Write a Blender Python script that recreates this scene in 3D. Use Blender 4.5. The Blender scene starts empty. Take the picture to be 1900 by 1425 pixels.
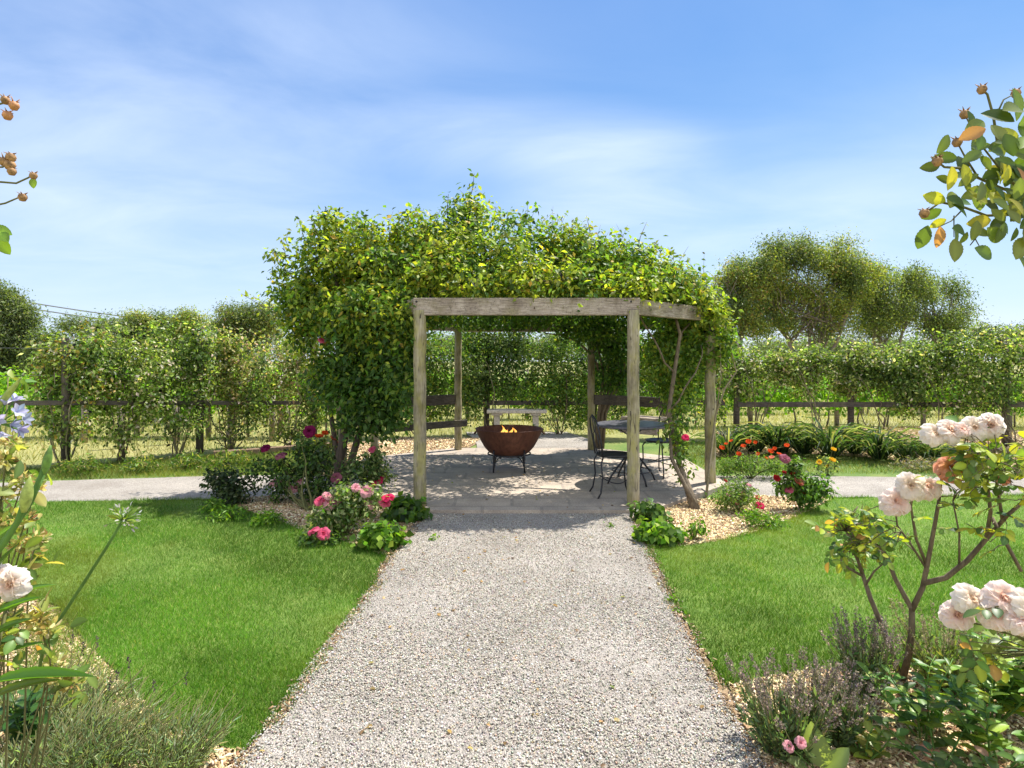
import bpy, bmesh, math, random
import numpy as np
from mathutils import Vector, Matrix

random.seed(7)
RNG = np.random.default_rng(11)
C = bpy.context.scene
COL = C.collection
PI = math.pi

# ------------------------------------------------------------------ camera, light, exposure
F, H, HY, CX = 1133.0, 1.6, 665.0, 950.0          # focal length and horizon of the 1900 px photograph, eye height
cam_d = bpy.data.cameras.new('camera')
cam = bpy.data.objects.new('camera', cam_d)
COL.objects.link(cam)
cam.location = (0, 0, H)
cam.rotation_euler = (PI / 2, 0, 0)
cam_d.sensor_width = 36
cam_d.lens = F / 1900 * 36
cam_d.shift_y = -(712.5 - HY) / 1900
cam_d.clip_start = 0.05
cam_d.clip_end = 2000
C.camera = cam

SUN_EL = math.radians(63)
SUN_AZ = math.atan2(0.80, 0.60)                     # from +Y towards +X: behind the pergola, to the right
sdir = Vector((math.sin(SUN_AZ) * math.cos(SUN_EL), math.cos(SUN_AZ) * math.cos(SUN_EL), math.sin(SUN_EL)))
sl = bpy.data.lights.new('sun', 'SUN')
sl.energy = 4.3
sl.angle = math.radians(0.55)
sl.color = (1.0, 0.95, 0.86)
so = bpy.data.objects.new('sun', sl)
COL.objects.link(so)
so.rotation_euler = sdir.to_track_quat('Z', 'Y').to_euler()
so.location = (20, 10, 30)

world = bpy.data.worlds.new('World')
C.world = world
world.use_nodes = True
wn, wl = world.node_tree.nodes, world.node_tree.links
for n in list(wn):
    wn.remove(n)
w_out = wn.new('ShaderNodeOutputWorld')
w_bg = wn.new('ShaderNodeBackground')
w_bg.inputs['Strength'].default_value = 0.15
sky = wn.new('ShaderNodeTexSky')
sky.sky_type = 'NISHITA'
sky.sun_disc = False
sky.sun_elevation = SUN_EL
sky.sun_rotation = SUN_AZ
sky.air_density = 1.0
sky.dust_density = 0.1
sky.ozone_density = 1.9
# thin cirrus: noise on the sky plane, thicker in a few places
tc = wn.new('ShaderNodeTexCoord')
sep = wn.new('ShaderNodeSeparateXYZ')
wl.new(tc.outputs['Generated'], sep.inputs[0])


def wmath(op, a, b=None, c=None):
    n = wn.new('ShaderNodeMath')
    n.operation = op
    for i, v in enumerate((a, b, c)):
        if v is None:
            continue
        if isinstance(v, (int, float)):
            n.inputs[i].default_value = v
        else:
            wl.new(v, n.inputs[i])
    return n.outputs[0]


zc = wmath('MAXIMUM', sep.outputs['Z'], 0.02)
zc = wmath('ADD', zc, 0.12)
cu = wmath('DIVIDE', sep.outputs['X'], zc)
cv = wmath('DIVIDE', sep.outputs['Y'], zc)
comb = wn.new('ShaderNodeCombineXYZ')
wl.new(wmath('MULTIPLY', cu, 0.55), comb.inputs[0])
wl.new(wmath('MULTIPLY', cv, 0.8), comb.inputs[1])
noi = wn.new('ShaderNodeTexNoise')
wl.new(comb.outputs[0], noi.inputs['Vector'])
noi.inputs['Scale'].default_value = 1.7
noi.inputs['Detail'].default_value = 9
noi.inputs['Roughness'].default_value = 0.56
noi.inputs['Distortion'].default_value = 0.5


def patch(px, py, sx, sy):
    """soft cloud patch round the sky direction of a pixel of the photograph"""
    d = Vector(((px - CX) / F, 1.0, (HY - py) / F)).normalized()
    a = wmath('MULTIPLY', wmath('SUBTRACT', sep.outputs['X'], d.x), 1 / sx)
    b = wmath('MULTIPLY', wmath('SUBTRACT', sep.outputs['Z'], d.z), 1 / sy)
    r = wmath('ADD', wmath('MULTIPLY', a, a), wmath('MULTIPLY', b, b))
    return wmath('POWER', wmath('MAXIMUM', wmath('SUBTRACT', 1.0, r), 0.0), 1.6)


p = wmath('MULTIPLY', patch(1130, 330, 0.20, 0.10), 0.9)
for px, py, sx, sy, k in ((930, 260, 0.34, 0.07, .6), (60, 330, 0.45, 0.22, .6), (1550, 330, 0.45, 0.14, .35), (260, 60, .6, .22, .5), (700, 120, .5, .16, .12), (1100, 470, .8, .12, .35)):
    p = wmath('ADD', p, wmath('MULTIPLY', patch(px, py, sx, sy), k))
base = wmath('SUBTRACT', noi.outputs['Fac'], 0.36)
fac = wmath('MULTIPLY', wmath('ADD', wmath('MULTIPLY', p, 1.15), 0.25), wmath('MAXIMUM', base, 0.0))
fac = wmath('ADD', fac, wmath('MULTIPLY', p, 0.24))
fac = wmath('ADD', fac, wmath('MULTIPLY', wmath('MAXIMUM', wmath('SUBTRACT', 0.36, sep.outputs['Z']), 0.0), 1.15))   # thin milky veil low in the sky
fac = wmath('MINIMUM', fac, 0.8)
wmix = wn.new('ShaderNodeMix')
wmix.data_type = 'RGBA'
wl.new(fac, wmix.inputs[0])
# keep the bright band at the horizon from burning out: c * K / (c + K)
vk = wn.new('ShaderNodeVectorMath'); vk.operation = 'ADD'; vk.inputs[1].default_value = (20.0, 8.0, 6.0)
vd = wn.new('ShaderNodeVectorMath'); vd.operation = 'DIVIDE'; vd.inputs[0].default_value = (20.0, 8.0, 6.0)
vm = wn.new('ShaderNodeVectorMath'); vm.operation = 'MULTIPLY'
vs_ = wn.new('ShaderNodeVectorMath'); vs_.operation = 'MULTIPLY'; vs_.inputs[1].default_value = (0.40, 0.60, 1.15)
wl.new(sky.outputs[0], vs_.inputs[0])
wl.new(vs_.outputs[0], vk.inputs[0]); wl.new(vk.outputs[0], vd.inputs[1])
wl.new(vs_.outputs[0], vm.inputs[0]); wl.new(vd.outputs[0], vm.inputs[1])
wl.new(vm.outputs[0], wmix.inputs[6])
wmix.inputs[7].default_value = (3.1, 3.55, 4.25, 1)
# unseen bright cloud bank behind the photographer, added to fill the front shadows
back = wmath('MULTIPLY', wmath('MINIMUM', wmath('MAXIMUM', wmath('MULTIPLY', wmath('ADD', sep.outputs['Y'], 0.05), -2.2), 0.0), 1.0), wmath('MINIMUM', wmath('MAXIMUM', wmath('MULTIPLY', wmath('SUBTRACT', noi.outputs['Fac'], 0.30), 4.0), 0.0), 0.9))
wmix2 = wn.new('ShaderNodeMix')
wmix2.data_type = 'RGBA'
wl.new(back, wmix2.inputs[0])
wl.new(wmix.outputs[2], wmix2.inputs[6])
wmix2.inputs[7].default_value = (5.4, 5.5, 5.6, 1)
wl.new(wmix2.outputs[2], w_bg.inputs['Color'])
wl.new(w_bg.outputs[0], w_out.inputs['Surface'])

C.view_settings.view_transform = 'Standard'
C.view_settings.look = 'None'
C.view_settings.gamma = 1
C.view_settings.use_curve_mapping = False
C.view_settings.exposure = 1.03
C.render.engine = 'CYCLES'
C.cycles.max_bounces = 7
C.cycles.diffuse_bounces = 3
C.cycles.glossy_bounces = 2
C.cycles.transmission_bounces = 5
C.cycles.transparent_max_bounces = 6
C.cycles.caustics_reflective = False
C.cycles.caustics_refractive = False
C.cycles.use_denoising = True


# ------------------------------------------------------------------ pixel helpers (photograph pixel -> point of the place)
def G(px, py, z=0.0):
    Y = F * (H - z) / (py - HY)
    return Vector(((px - CX) * Y / F, Y, z))


def W(px, py, Y):
    return Vector(((px - CX) * Y / F, Y, H - (py - HY) * Y / F))


# ------------------------------------------------------------------ objects, tags
def tag(o, label=None, cat=None, group=None, kind=None):
    if label: o['label'] = label
    if cat: o['category'] = cat
    if group: o['group'] = group
    if kind: o['kind'] = kind
    return o


def thing(name, label, cat, loc=(0, 0, 0), group=None, rz=0.0):
    o = bpy.data.objects.new(name, None)
    o.empty_display_size = 0.1
    COL.objects.link(o)
    o.location = loc
    o.rotation_euler = (0, 0, rz)
    return tag(o, label, cat, group)


def root_loc(p):
    v = Vector((0, 0, 0))
    while p is not None:
        v += p.location
        p = p.parent
    return v


def link(name, me, mat, parent=None, shift=True):
    if mat is not None:
        me.materials.append(mat)
    o = bpy.data.objects.new(name, me)
    COL.objects.link(o)
    if parent is not None:
        if shift:
            v = root_loc(parent)
            if v.length > 1e-9:
                me.transform(Matrix.Translation(-v))
        o.parent = parent
    return o


def kids(o):
    return [c for c in COL.objects if c.parent == o]


def copy_tree(o, parent=None, kidmap=None):
    c = o.copy()
    COL.objects.link(c)
    if parent is not None:
        c.parent = parent
    for ch in list(o.children):
        copy_tree(ch, c)
    return c


class MB:
    """collects tubes, boxes, lathes into one mesh"""
    def __init__(self):
        self.v, self.f, self.n = [], [], 0

    def add(self, verts, faces):
        b = self.n
        self.v += [tuple(x) for x in verts]
        self.n += len(verts)
        self.f += [tuple(b + i for i in f) for f in faces]

    def tube(self, pts, rad, n=6, cap=True):
        pts = [Vector(p) for p in pts]
        k = len(pts)
        if not hasattr(rad, '__len__'):
            rad = [rad] * k
        verts, faces = [], []
        t0 = (pts[1] - pts[0]).normalized()
        u = t0.orthogonal().normalized()
        for i in range(k):
            t = (pts[min(i + 1, k - 1)] - pts[max(i - 1, 0)])
            t = t.normalized() if t.length > 1e-9 else t0
            u = u - t * u.dot(t)
            u = u.normalized() if u.length > 1e-6 else t.orthogonal().normalized()
            w = t.cross(u)
            for j in range(n):
                a = 2 * PI * j / n
                verts.append(pts[i] + (u * math.cos(a) + w * math.sin(a)) * rad[i])
        for i in range(k - 1):
            for j in range(n):
                faces.append((i * n + j, i * n + (j + 1) % n, (i + 1) * n + (j + 1) % n, (i + 1) * n + j))
        if cap:
            faces.append(tuple(reversed(range(n))))
            faces.append(tuple((k - 1) * n + j for j in range(n)))
        self.add(verts, faces)
        return self

    def box(self, c, s, rz=0.0, M=None):
        c = Vector(c)
        R = M if M is not None else Matrix.Rotation(rz, 3, 'Z')
        vs = [c + R @ Vector((s[0] * x / 2, s[1] * y / 2, s[2] * z / 2)) for x in (-1, 1) for y in (-1, 1) for z in (-1, 1)]
        self.add(vs, [(0, 1, 3, 2), (4, 6, 7, 5), (0, 4, 5, 1), (2, 3, 7, 6), (0, 2, 6, 4), (1, 5, 7, 3)])
        return self

    def bar(self, a, b, w, h):
        """a rectangular bar from a to b"""
        a, b = Vector(a), Vector(b)
        d = (b - a)
        L = d.length
        x = d.normalized()
        y = Vector((0, 0, 1)).cross(x).normalized()
        z = x.cross(y)
        M = Matrix((x, y, z)).transposed()
        return self.box((a + b) / 2, (L, w, h), M=M)

    def lathe(self, prof, c=(0, 0, 0), n=32):
        c = Vector(c)
        verts, faces = [], []
        for r, z in prof:
            for j in range(n):
                a = 2 * PI * j / n
                verts.append(c + Vector((r * math.cos(a), r * math.sin(a), z)))
        for i in range(len(prof) - 1):
            for j in range(n):
                faces.append((i * n + j, i * n + (j + 1) % n, (i + 1) * n + (j + 1) % n, (i + 1) * n + j))
        self.add(verts, faces)
        return self

    def build(self, name, mat, parent=None, smooth=False, bevel=0.0, shift=True):
        me = bpy.data.meshes.new(name)
        me.from_pydata(self.v, [], self.f)
        if bevel > 0:
            bm = bmesh.new()
            bm.from_mesh(me)
            bmesh.ops.bevel(bm, geom=list(bm.edges), offset=bevel, segments=1, affect='EDGES', profile=0.5)
            bm.to_mesh(me)
            bm.free()
        me.update()
        if smooth:
            me.polygons.foreach_set('use_smooth', [True] * len(me.polygons))
        return link(name, me, mat, parent, shift)


# ------------------------------------------------------------------ node materials
def new_mat(name):
    m = bpy.data.materials.new(name)
    m.use_nodes = True
    nt = m.node_tree
    return m, nt, nt.nodes['Principled BSDF'], nt.nodes['Material Output']


def nd(nt, typ, **kw):
    n = nt.nodes.new(typ)
    for k, v in kw.items():
        if k in n.inputs.keys():
            n.inputs[k].default_value = v
        else:
            setattr(n, k, v)
    return n


def ramp(nt, fac, stops, interp='LINEAR'):
    r = nt.nodes.new('ShaderNodeValToRGB')
    r.color_ramp.interpolation = interp
    e = r.color_ramp.elements
    while len(e) < len(stops):
        e.new(0.5)
    for el, (pos, c) in zip(e, stops):
        el.position = pos
        el.color = (*c, 1) if len(c) == 3 else c
    nt.links.new(fac, r.inputs[0])
    return r.outputs[0]


def mix(nt, fac, a, b, mode='MIX'):
    m = nt.nodes.new('ShaderNodeMix')
    m.data_type = 'RGBA'
    m.blend_type = mode
    for i, v in ((0, fac), (6, a), (7, b)):
        if isinstance(v, (int, float)):
            m.inputs[i].default_value = v
        elif isinstance(v, tuple):
            m.inputs[i].default_value = (*v, 1) if len(v) == 3 else v
        else:
            nt.links.new(v, m.inputs[i])
    return m.outputs[2]


def coords(nt, kind='Object', scale=(1, 1, 1)):
    t = nt.nodes.new('ShaderNodeTexCoord')
    mp = nt.nodes.new('ShaderNodeMapping')
    mp.inputs['Scale'].default_value = scale
    nt.links.new(t.outputs[kind], mp.inputs[0])
    return mp.outputs[0]


def noise(nt, vec, scale, detail=4, rough=0.55, dist=0.0):
    n = nt.nodes.new('ShaderNodeTexNoise')
    n.inputs['Scale'].default_value = scale
    n.inputs['Detail'].default_value = detail
    n.inputs['Roughness'].default_value = rough
    n.inputs['Distortion'].default_value = dist
    nt.links.new(vec, n.inputs['Vector'])
    return n.outputs['Fac']


def bump(nt, bsdf, h, strength=0.5, dist=0.01):
    b = nt.nodes.new('ShaderNodeBump')
    b.inputs['Strength'].default_value = strength
    b.inputs['Distance'].default_value = dist
    nt.links.new(h, b.inputs['Height'])
    nt.links.new(b.outputs[0], bsdf.inputs['Normal'])


def mat_leafy(name, trans=0.42, tint=(1.25, 1.15, 0.45), rough=0.5, spec=0.35):
    """leaves and petals: colour of each leaf from its own attribute, light passes through"""
    m, nt, b, out = new_mat(name)
    at = nd(nt, 'ShaderNodeAttribute')
    at.attribute_name = 'Col'
    nt.links.new(at.outputs['Color'], b.inputs['Base Color'])
    b.inputs['Roughness'].default_value = rough
    b.inputs['Specular IOR Level'].default_value = spec
    tr = nd(nt, 'ShaderNodeBsdfTranslucent')
    nt.links.new(mix(nt, 1.0, at.outputs['Color'], tint, 'MULTIPLY'), tr.inputs['Color'])
    ms = nd(nt, 'ShaderNodeMixShader')
    ms.inputs[0].default_value = trans
    nt.links.new(b.outputs[0], ms.inputs[1])
    nt.links.new(tr.outputs[0], ms.inputs[2])
    nt.links.new(ms.outputs[0], out.inputs['Surface'])
    return m


M_LEAF = mat_leafy('leaf', 0.45, (1.6, 1.75, 0.55))
M_LEAF_NEAR = mat_leafy('leaf_close', 0.40, (1.9, 1.7, 0.5), 0.42, 0.45)
M_GRASS = mat_leafy('grass_blade', 0.38, (1.6, 1.6, 0.6), 0.6, 0.2)
M_PETAL = mat_leafy('petal', 0.55, (1.06, 1.02, 0.99), 0.7, 0.1)
M_CHIP = mat_leafy('chip', 0.0, (1, 1, 1), 0.8, 0.15)


def mat_post():
    m, nt, b, out = new_mat('weathered_post_wood')
    v = coords(nt, 'Object', (1, 1, 0.06))
    g = noise(nt, v, 90, 6, 0.6, 0.6)
    col = ramp(nt, g, [(0.25, (0.17, 0.14, 0.09)), (0.5, (0.37, 0.32, 0.22)), (0.75, (0.54, 0.48, 0.37))])
    v2 = coords(nt, 'Object', (1, 1, 0.5))
    li = noise(nt, v2, 9, 5, 0.65)
    lf = ramp(nt, li, [(0.42, (0, 0, 0)), (0.62, (1, 1, 1))])
    col = mix(nt, mix(nt, 1.0, lf, (0.75, 0.75, 0.75), 'MULTIPLY'), col, (0.36, 0.33, 0.10))
    vk = coords(nt, 'Object', (1, 1, 0.12))
    cr = noise(nt, vk, 34, 2, 0.5, 1.5)
    cf = ramp(nt, cr, [(0.30, (1, 1, 1)), (0.37, (0, 0, 0))])
    col = mix(nt, cf, col, (0.07, 0.055, 0.04))
    sta = noise(nt, coords(nt, 'Object', (1, 1, 0.6)), 4, 4, 0.7)
    col = mix(nt, 1.0, col, ramp(nt, sta, [(0.36, (0.5, 0.49, 0.44)), (0.58, (0.95, 0.95, 0.93))]), 'MULTIPLY')
    nt.links.new(col, b.inputs['Base Color'])
    b.inputs['Roughness'].default_value = 0.85
    bump(nt, b, mix(nt, 0.5, g, cr), 0.6, 0.01)
    return m


def mat_beam(name, dark=1.0, moss=0.6):
    m, nt, b, out = new_mat(name)
    v = coords(nt, 'Generated', (0.5, 4, 5))
    vo = coords(nt, 'Object', (0.8, 0.8, 9))
    g = noise(nt, vo, 11, 6, 0.6, 0.4)
    k = dark
    col = ramp(nt, g, [(0.3, (0.19 * k, 0.15 * k, 0.125 * k)), (0.5, (0.40 * k, 0.335 * k, 0.285 * k)), (0.72, (0.60 * k, 0.52 * k, 0.45 * k))])
    li = noise(nt, coords(nt, 'Object'), 4.5, 5, 0.7)
    lf = ramp(nt, li, [(0.48, (0, 0, 0)), (0.68, (moss, moss, moss))])
    col = mix(nt, lf, col, (0.20, 0.17, 0.055))
    cr = noise(nt, coords(nt, 'Object', (2.2, 2.2, 0.9)), 7, 2, 0.5, 2.5)
    col = mix(nt, ramp(nt, cr, [(0.485, (0, 0, 0)), (0.497, (0.7, 0.7, 0.7)), (0.503, (0.7, 0.7, 0.7)), (0.515, (0, 0, 0))]), col, (0.06 * k, 0.05 * k, 0.04 * k))
    sta = noise(nt, coords(nt, 'Object'), 2.6, 4, 0.7)
    col = mix(nt, 1.0, col, ramp(nt, sta, [(0.36, (0.55, 0.52, 0.50)), (0.56, (1, 1, 1))]), 'MULTIPLY')
    nt.links.new(col, b.inputs['Base Color'])
    b.inputs['Roughness'].default_value = 0.85
    bump(nt, b, g, 0.6, 0.01)
    return m


M_POST = mat_post()
M_BEAM = mat_beam('weathered_beam_wood')
M_FENCE = mat_beam('dark_fence_wood', 0.27, 0.3)
M_GREYPOST = mat_beam('grey_vineyard_post_wood', 0.9, 0.1)


def mat_bark(name, a, bcol, scale=40):
    m, nt, b, out = new_mat(name)
    g = noise(nt, coords(nt, 'Object', (1, 1, 0.25)), scale, 5, 0.65, 0.4)
    nt.links.new(ramp(nt, g, [(0.3, a), (0.7, bcol)]), b.inputs['Base Color'])
    b.inputs['Roughness'].default_value = 0.85
    bump(nt, b, g, 0.7, 0.01)
    return m


M_BARK = mat_bark('rose_bark', (0.07, 0.05, 0.032), (0.22, 0.17, 0.11))
M_DARKBARK = mat_bark('old_rose_bark', (0.035, 0.025, 0.018), (0.13, 0.095, 0.065))
M_CANE = mat_bark('pale_cane_bark', (0.14, 0.12, 0.06), (0.36, 0.30, 0.19), 60)
M_GREENCANE = mat_bark('green_cane', (0.075, 0.085, 0.02), (0.17, 0.16, 0.055), 60)
M_TRUNK = mat_bark('tree_bark', (0.10, 0.075, 0.06), (0.26, 0.21, 0.17), 6)
M_STALK = mat_bark('green_stalk', (0.06, 0.14, 0.02), (0.11, 0.22, 0.035), 30)


def mat_gravel(name, tone=1.0):
    m, nt, b, out = new_mat(name)
    v = coords(nt, 'Object')
    big = noise(nt, v, 1.6, 4, 0.6)
    vo = nd(nt, 'ShaderNodeTexVoronoi')
    vo.inputs['Scale'].default_value = 120
    nt.links.new(v, vo.inputs['Vector'])
    s = nd(nt, 'ShaderNodeSeparateColor')
    nt.links.new(vo.outputs['Color'], s.inputs[0])
    k = tone
    col = ramp(nt, s.outputs[0], [(0.0, (0.24 * k, 0.205 * k, 0.175 * k)), (0.3, (0.38 * k, 0.335 * k, 0.285 * k)), (0.7, (0.48 * k, 0.43 * k, 0.375 * k)), (1.0, (0.64 * k, 0.59 * k, 0.53 * k))])
    gap = ramp(nt, vo.outputs['Distance'], [(0.45, (0, 0, 0)), (0.85, (1, 1, 1))])
    col = mix(nt, mix(nt, 1.0, gap, (0.8, 0.8, 0.8), 'MULTIPLY'), col, (0.12 * k, 0.105 * k, 0.09 * k))
    tint = ramp(nt, big, [(0.33, (0.74, 0.71, 0.67)), (0.5, (0.98, 0.97, 0.95)), (0.66, (1.18, 1.17, 1.15))])
    col = mix(nt, 1.0, col, tint, 'MULTIPLY')
    fine = noise(nt, v, 420, 2, 0.6)
    col = mix(nt, 0.25, col, ramp(nt, fine, [(0.3, (0.2, 0.18, 0.16)), (0.7, (0.6, 0.58, 0.54))]))
    nt.links.new(col, b.inputs['Base Color'])
    b.inputs['Roughness'].default_value = 0.9
    inv = ramp(nt, vo.outputs['Distance'], [(0.0, (1, 1, 1)), (0.9, (0, 0, 0))])
    bump(nt, b, inv, 0.9, 0.012)
    return m


M_GRAVEL = mat_gravel('pale_gravel')


def mat_paving():
    m, nt, b, out = new_mat('sandstone_paving')
    v = coords(nt, 'Object', (1, 1, 1))
    dv = noise(nt, v, 2.5, 3, 0.5)
    br = nd(nt, 'ShaderNodeTexBrick')
    br.inputs['Scale'].default_value = 1.0
    br.inputs['Brick Width'].default_value = 0.62
    br.inputs['Row Height'].default_value = 0.38
    br.inputs['Mortar Size'].default_value = 0.018
    br.inputs['Color1'].default_value = (0.44, 0.34, 0.245, 1)
    br.inputs['Color2'].default_value = (0.30, 0.245, 0.19, 1)
    br.inputs['Mortar'].default_value = (0.07, 0.06, 0.05, 1)
    nt.links.new(v, br.inputs['Vector'])
    st = noise(nt, v, 3.2, 6, 0.65)
    col = mix(nt, 0.55, br.outputs['Color'], ramp(nt, st, [(0.32, (0.15, 0.12, 0.095)), (0.5, (0.34, 0.275, 0.21)), (0.68, (0.56, 0.46, 0.35))]))
    sp = noise(nt, v, 60, 3, 0.7)
    col = mix(nt, 0.35, col, ramp(nt, sp, [(0.35, (0.2, 0.17, 0.15)), (0.65, (0.6, 0.54, 0.47))]))
    nt.links.new(col, b.inputs['Base Color'])
    b.inputs['Roughness'].default_value = 0.85
    bump(nt, b, br.outputs['Fac'], -0.4, 0.006)
    return m


M_PAVE = mat_paving()


def mat_ground(name, stops, s1=3.0, s2=60, rough=0.95):
    m, nt, b, out = new_mat(name)
    v = coords(nt, 'Object')
    a = noise(nt, v, s1, 5, 0.65)
    c = noise(nt, v, s2, 4, 0.7)
    nt.links.new(ramp(nt, mix(nt, 0.5, a, c), stops), b.inputs['Base Color'])
    b.inputs['Roughness'].default_value = rough
    bump(nt, b, c, 0.6, 0.02)
    return m


M_LAWN = mat_ground('lawn_turf', [(0.35, (0.075, 0.14, 0.02)), (0.5, (0.13, 0.21, 0.03)), (0.65, (0.21, 0.27, 0.06))])
M_FIELD = mat_ground('dry_paddock', [(0.35, (0.14, 0.17, 0.045)), (0.5, (0.27, 0.26, 0.085)), (0.65, (0.38, 0.33, 0.14))], 0.6, 14)
M_STRIP = mat_ground('rough_grass', [(0.35, (0.05, 0.11, 0.015)), (0.5, (0.11, 0.18, 0.03)), (0.66, (0.24, 0.23, 0.07))], 1.2, 40)
M_MULCH = mat_ground('bark_mulch', [(0.35, (0.12, 0.075, 0.04)), (0.5, (0.27, 0.18, 0.10)), (0.65, (0.46, 0.34, 0.21))], 2.5, 90)


def mat_rust():
    m, nt, b, out = new_mat('rusted_iron')
    v = coords(nt, 'Object')
    a = noise(nt, v, 7, 6, 0.7)
    col = ramp(nt, a, [(0.3, (0.05, 0.016, 0.010)), (0.5, (0.115, 0.040, 0.022)), (0.72, (0.20, 0.080, 0.042))])
    vs = coords(nt, 'Object', (1, 1, 0.15))
    d = noise(nt, vs, 26, 4, 0.6)
    col = mix(nt, 0.35, col, ramp(nt, d, [(0.35, (0.045, 0.018, 0.012)), (0.7, (0.24, 0.10, 0.06))]))
    nt.links.new(col, b.inputs['Base Color'])
    b.inputs['Roughness'].default_value = 0.62
    b.inputs['Metallic'].default_value = 0.15
    bump(nt, b, a, 0.3, 0.004)
    return m


M_RUST = mat_rust()


def flat(name, col, rough=0.6, metal=0.0, spot=0.35, scale=30):
    m, nt, b, out = new_mat(name)
    a = noise(nt, coords(nt, 'Object'), scale, 4, 0.6)
    lo = tuple(c * (1 - spot) for c in col)
    hi = tuple(min(1, c * (1 + spot)) for c in col)
    nt.links.new(ramp(nt, a, [(0.3, lo), (0.7, hi)]), b.inputs['Base Color'])
    b.inputs['Roughness'].default_value = rough
    b.inputs['Metallic'].default_value = metal
    bump(nt, b, a, 0.2, 0.004)
    return m


M_IRON = flat('black_wrought_iron', (0.035, 0.035, 0.04), 0.42, 0.5)
M_IRONTOP = flat('tabletop_iron_sky_sheen', (0.13, 0.13, 0.155), 0.38, 0.3)  # sky reflection on the tabletop put into a paler grey-blue colour
M_STONE = flat('pale_bench_stone', (0.50, 0.45, 0.38), 0.85)
M_ASH = flat('charred_wood', (0.06, 0.05, 0.045), 0.9)
M_EDGE = flat('timber_edging_wood', (0.20, 0.13, 0.085), 0.9)
M_CABLE = flat('cable_rubber', (0.18, 0.19, 0.21), 0.7)


def mat_flame():
    m, nt, b, out = new_mat('flame')
    e = nd(nt, 'ShaderNodeEmission')
    t = nd(nt, 'ShaderNodeTexCoord')
    s = nd(nt, 'ShaderNodeSeparateXYZ')
    nt.links.new(t.outputs['Generated'], s.inputs[0])
    nt.links.new(ramp(nt, s.outputs[2], [(0.0, (1.0, 0.42, 0.06)), (0.5, (1.0, 0.55, 0.12)), (1.0, (1.0, 0.35, 0.05))]), e.inputs['Color'])
    e.inputs['Strength'].default_value = 1.6
    tr = nd(nt, 'ShaderNodeBsdfTransparent')
    ms = nd(nt, 'ShaderNodeMixShader')
    ms.inputs[0].default_value = 0.38
    nt.links.new(tr.outputs[0], ms.inputs[1])
    nt.links.new(e.outputs[0], ms.inputs[2])
    nt.links.new(ms.outputs[0], out.inputs['Surface'])
    return m


M_FLAME = mat_flame()

# ------------------------------------------------------------------ many small leaves in one mesh
RHOMB = (np.array([(0, 0, 0), (.45, .27, .08), (1, 0, -.06), (.45, -.27, .08)], float), np.array([(0, 1, 2), (0, 2, 3)]))
NARROW = (np.array([(0, 0, 0), (.45, .10, .02), (1, 0, -.05), (.45, -.10, .02)], float), np.array([(0, 1, 2), (0, 2, 3)]))
TRI = (np.array([(0, .5, 0), (0, -.5, 0), (1, 0, 0)], float), np.array([(0, 1, 2)]))
_ov, _of = [], []
_w = [(0.0, .015), (.07, .11), (.14, .17), (.18, .205), (.26, .275), (.30, .265), (.38, .325), (.42, .305), (.50, .335), (.54, .31), (.62, .315), (.66, .285), (.74, .26), (.78, .225), (.86, .175), (.90, .135), (1.0, .008)]
for i, (x, w) in enumerate(_w):
    droop = -0.16 * x * x
    _ov += [(x, w, .09 * (w / .33) + droop), (x, 0, droop), (x, -w, .09 * (w / .33) + droop)]
for i in range(len(_w) - 1):
    a, b_ = i * 3, i * 3 + 3
    _of += [(a, a + 1, b_ + 1), (a, b_ + 1, b_), (a + 1, a + 2, b_ + 2), (a + 1, b_ + 2, b_ + 1)]
OVAL = (np.array(_ov, float), np.array(_of))
_sv, _sf = [], []
for i, (x, w) in enumerate([(0, .03), (.25, .045), (.5, .05), (.75, .035), (1.0, .004)]):
    z = .62 * x - .60 * x * x * x
    _sv += [(x * (1 - .12 * x), w, z + .02), (x * (1 - .12 * x), 0, z), (x * (1 - .12 * x), -w, z + .02)]
for i in range(4):
    a, b_ = i * 3, i * 3 + 3
    _sf += [(a, a + 1, b_ + 1), (a, b_ + 1, b_), (a + 1, a + 2, b_ + 2), (a + 1, b_ + 2, b_ + 1)]
STRAP = (np.array(_sv, float), np.array(_sf))


def norm(a):
    return a / np.maximum(np.linalg.norm(a, axis=-1, keepdims=True), 1e-9)


def mesh_np(name, V, faces, cols, smooth=False):
    """V (n,k,3), faces (m,s) per template, cols (n,3) or (n,k,3)"""
    n, k, _ = V.shape
    m, s = faces.shape
    me = bpy.data.meshes.new(name)
    me.vertices.add(n * k)
    me.vertices.foreach_set('co', V.reshape(-1).astype(np.float32))
    idx = (faces[None, :, :] + (np.arange(n) * k)[:, None, None]).reshape(-1)
    me.loops.add(n * m * s)
    me.loops.foreach_set('vertex_index', idx.astype(np.int32))
    me.polygons.add(n * m)
    me.polygons.foreach_set('loop_start', (np.arange(n * m) * s).astype(np.int32))
    ca = me.color_attributes.new('Col', 'FLOAT_COLOR', 'POINT')
    if cols.ndim == 2:
        cols = np.repeat(cols[:, None, :], k, axis=1)
    rgba = np.ones((n * k, 4), np.float32)
    rgba[:, :3] = cols.reshape(-1, 3)
    ca.data.foreach_set('color', rgba.reshape(-1))
    if smooth:
        me.polygons.foreach_set('use_smooth', np.ones(n * m, bool))
    me.update(calc_edges=True)
    return me


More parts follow.
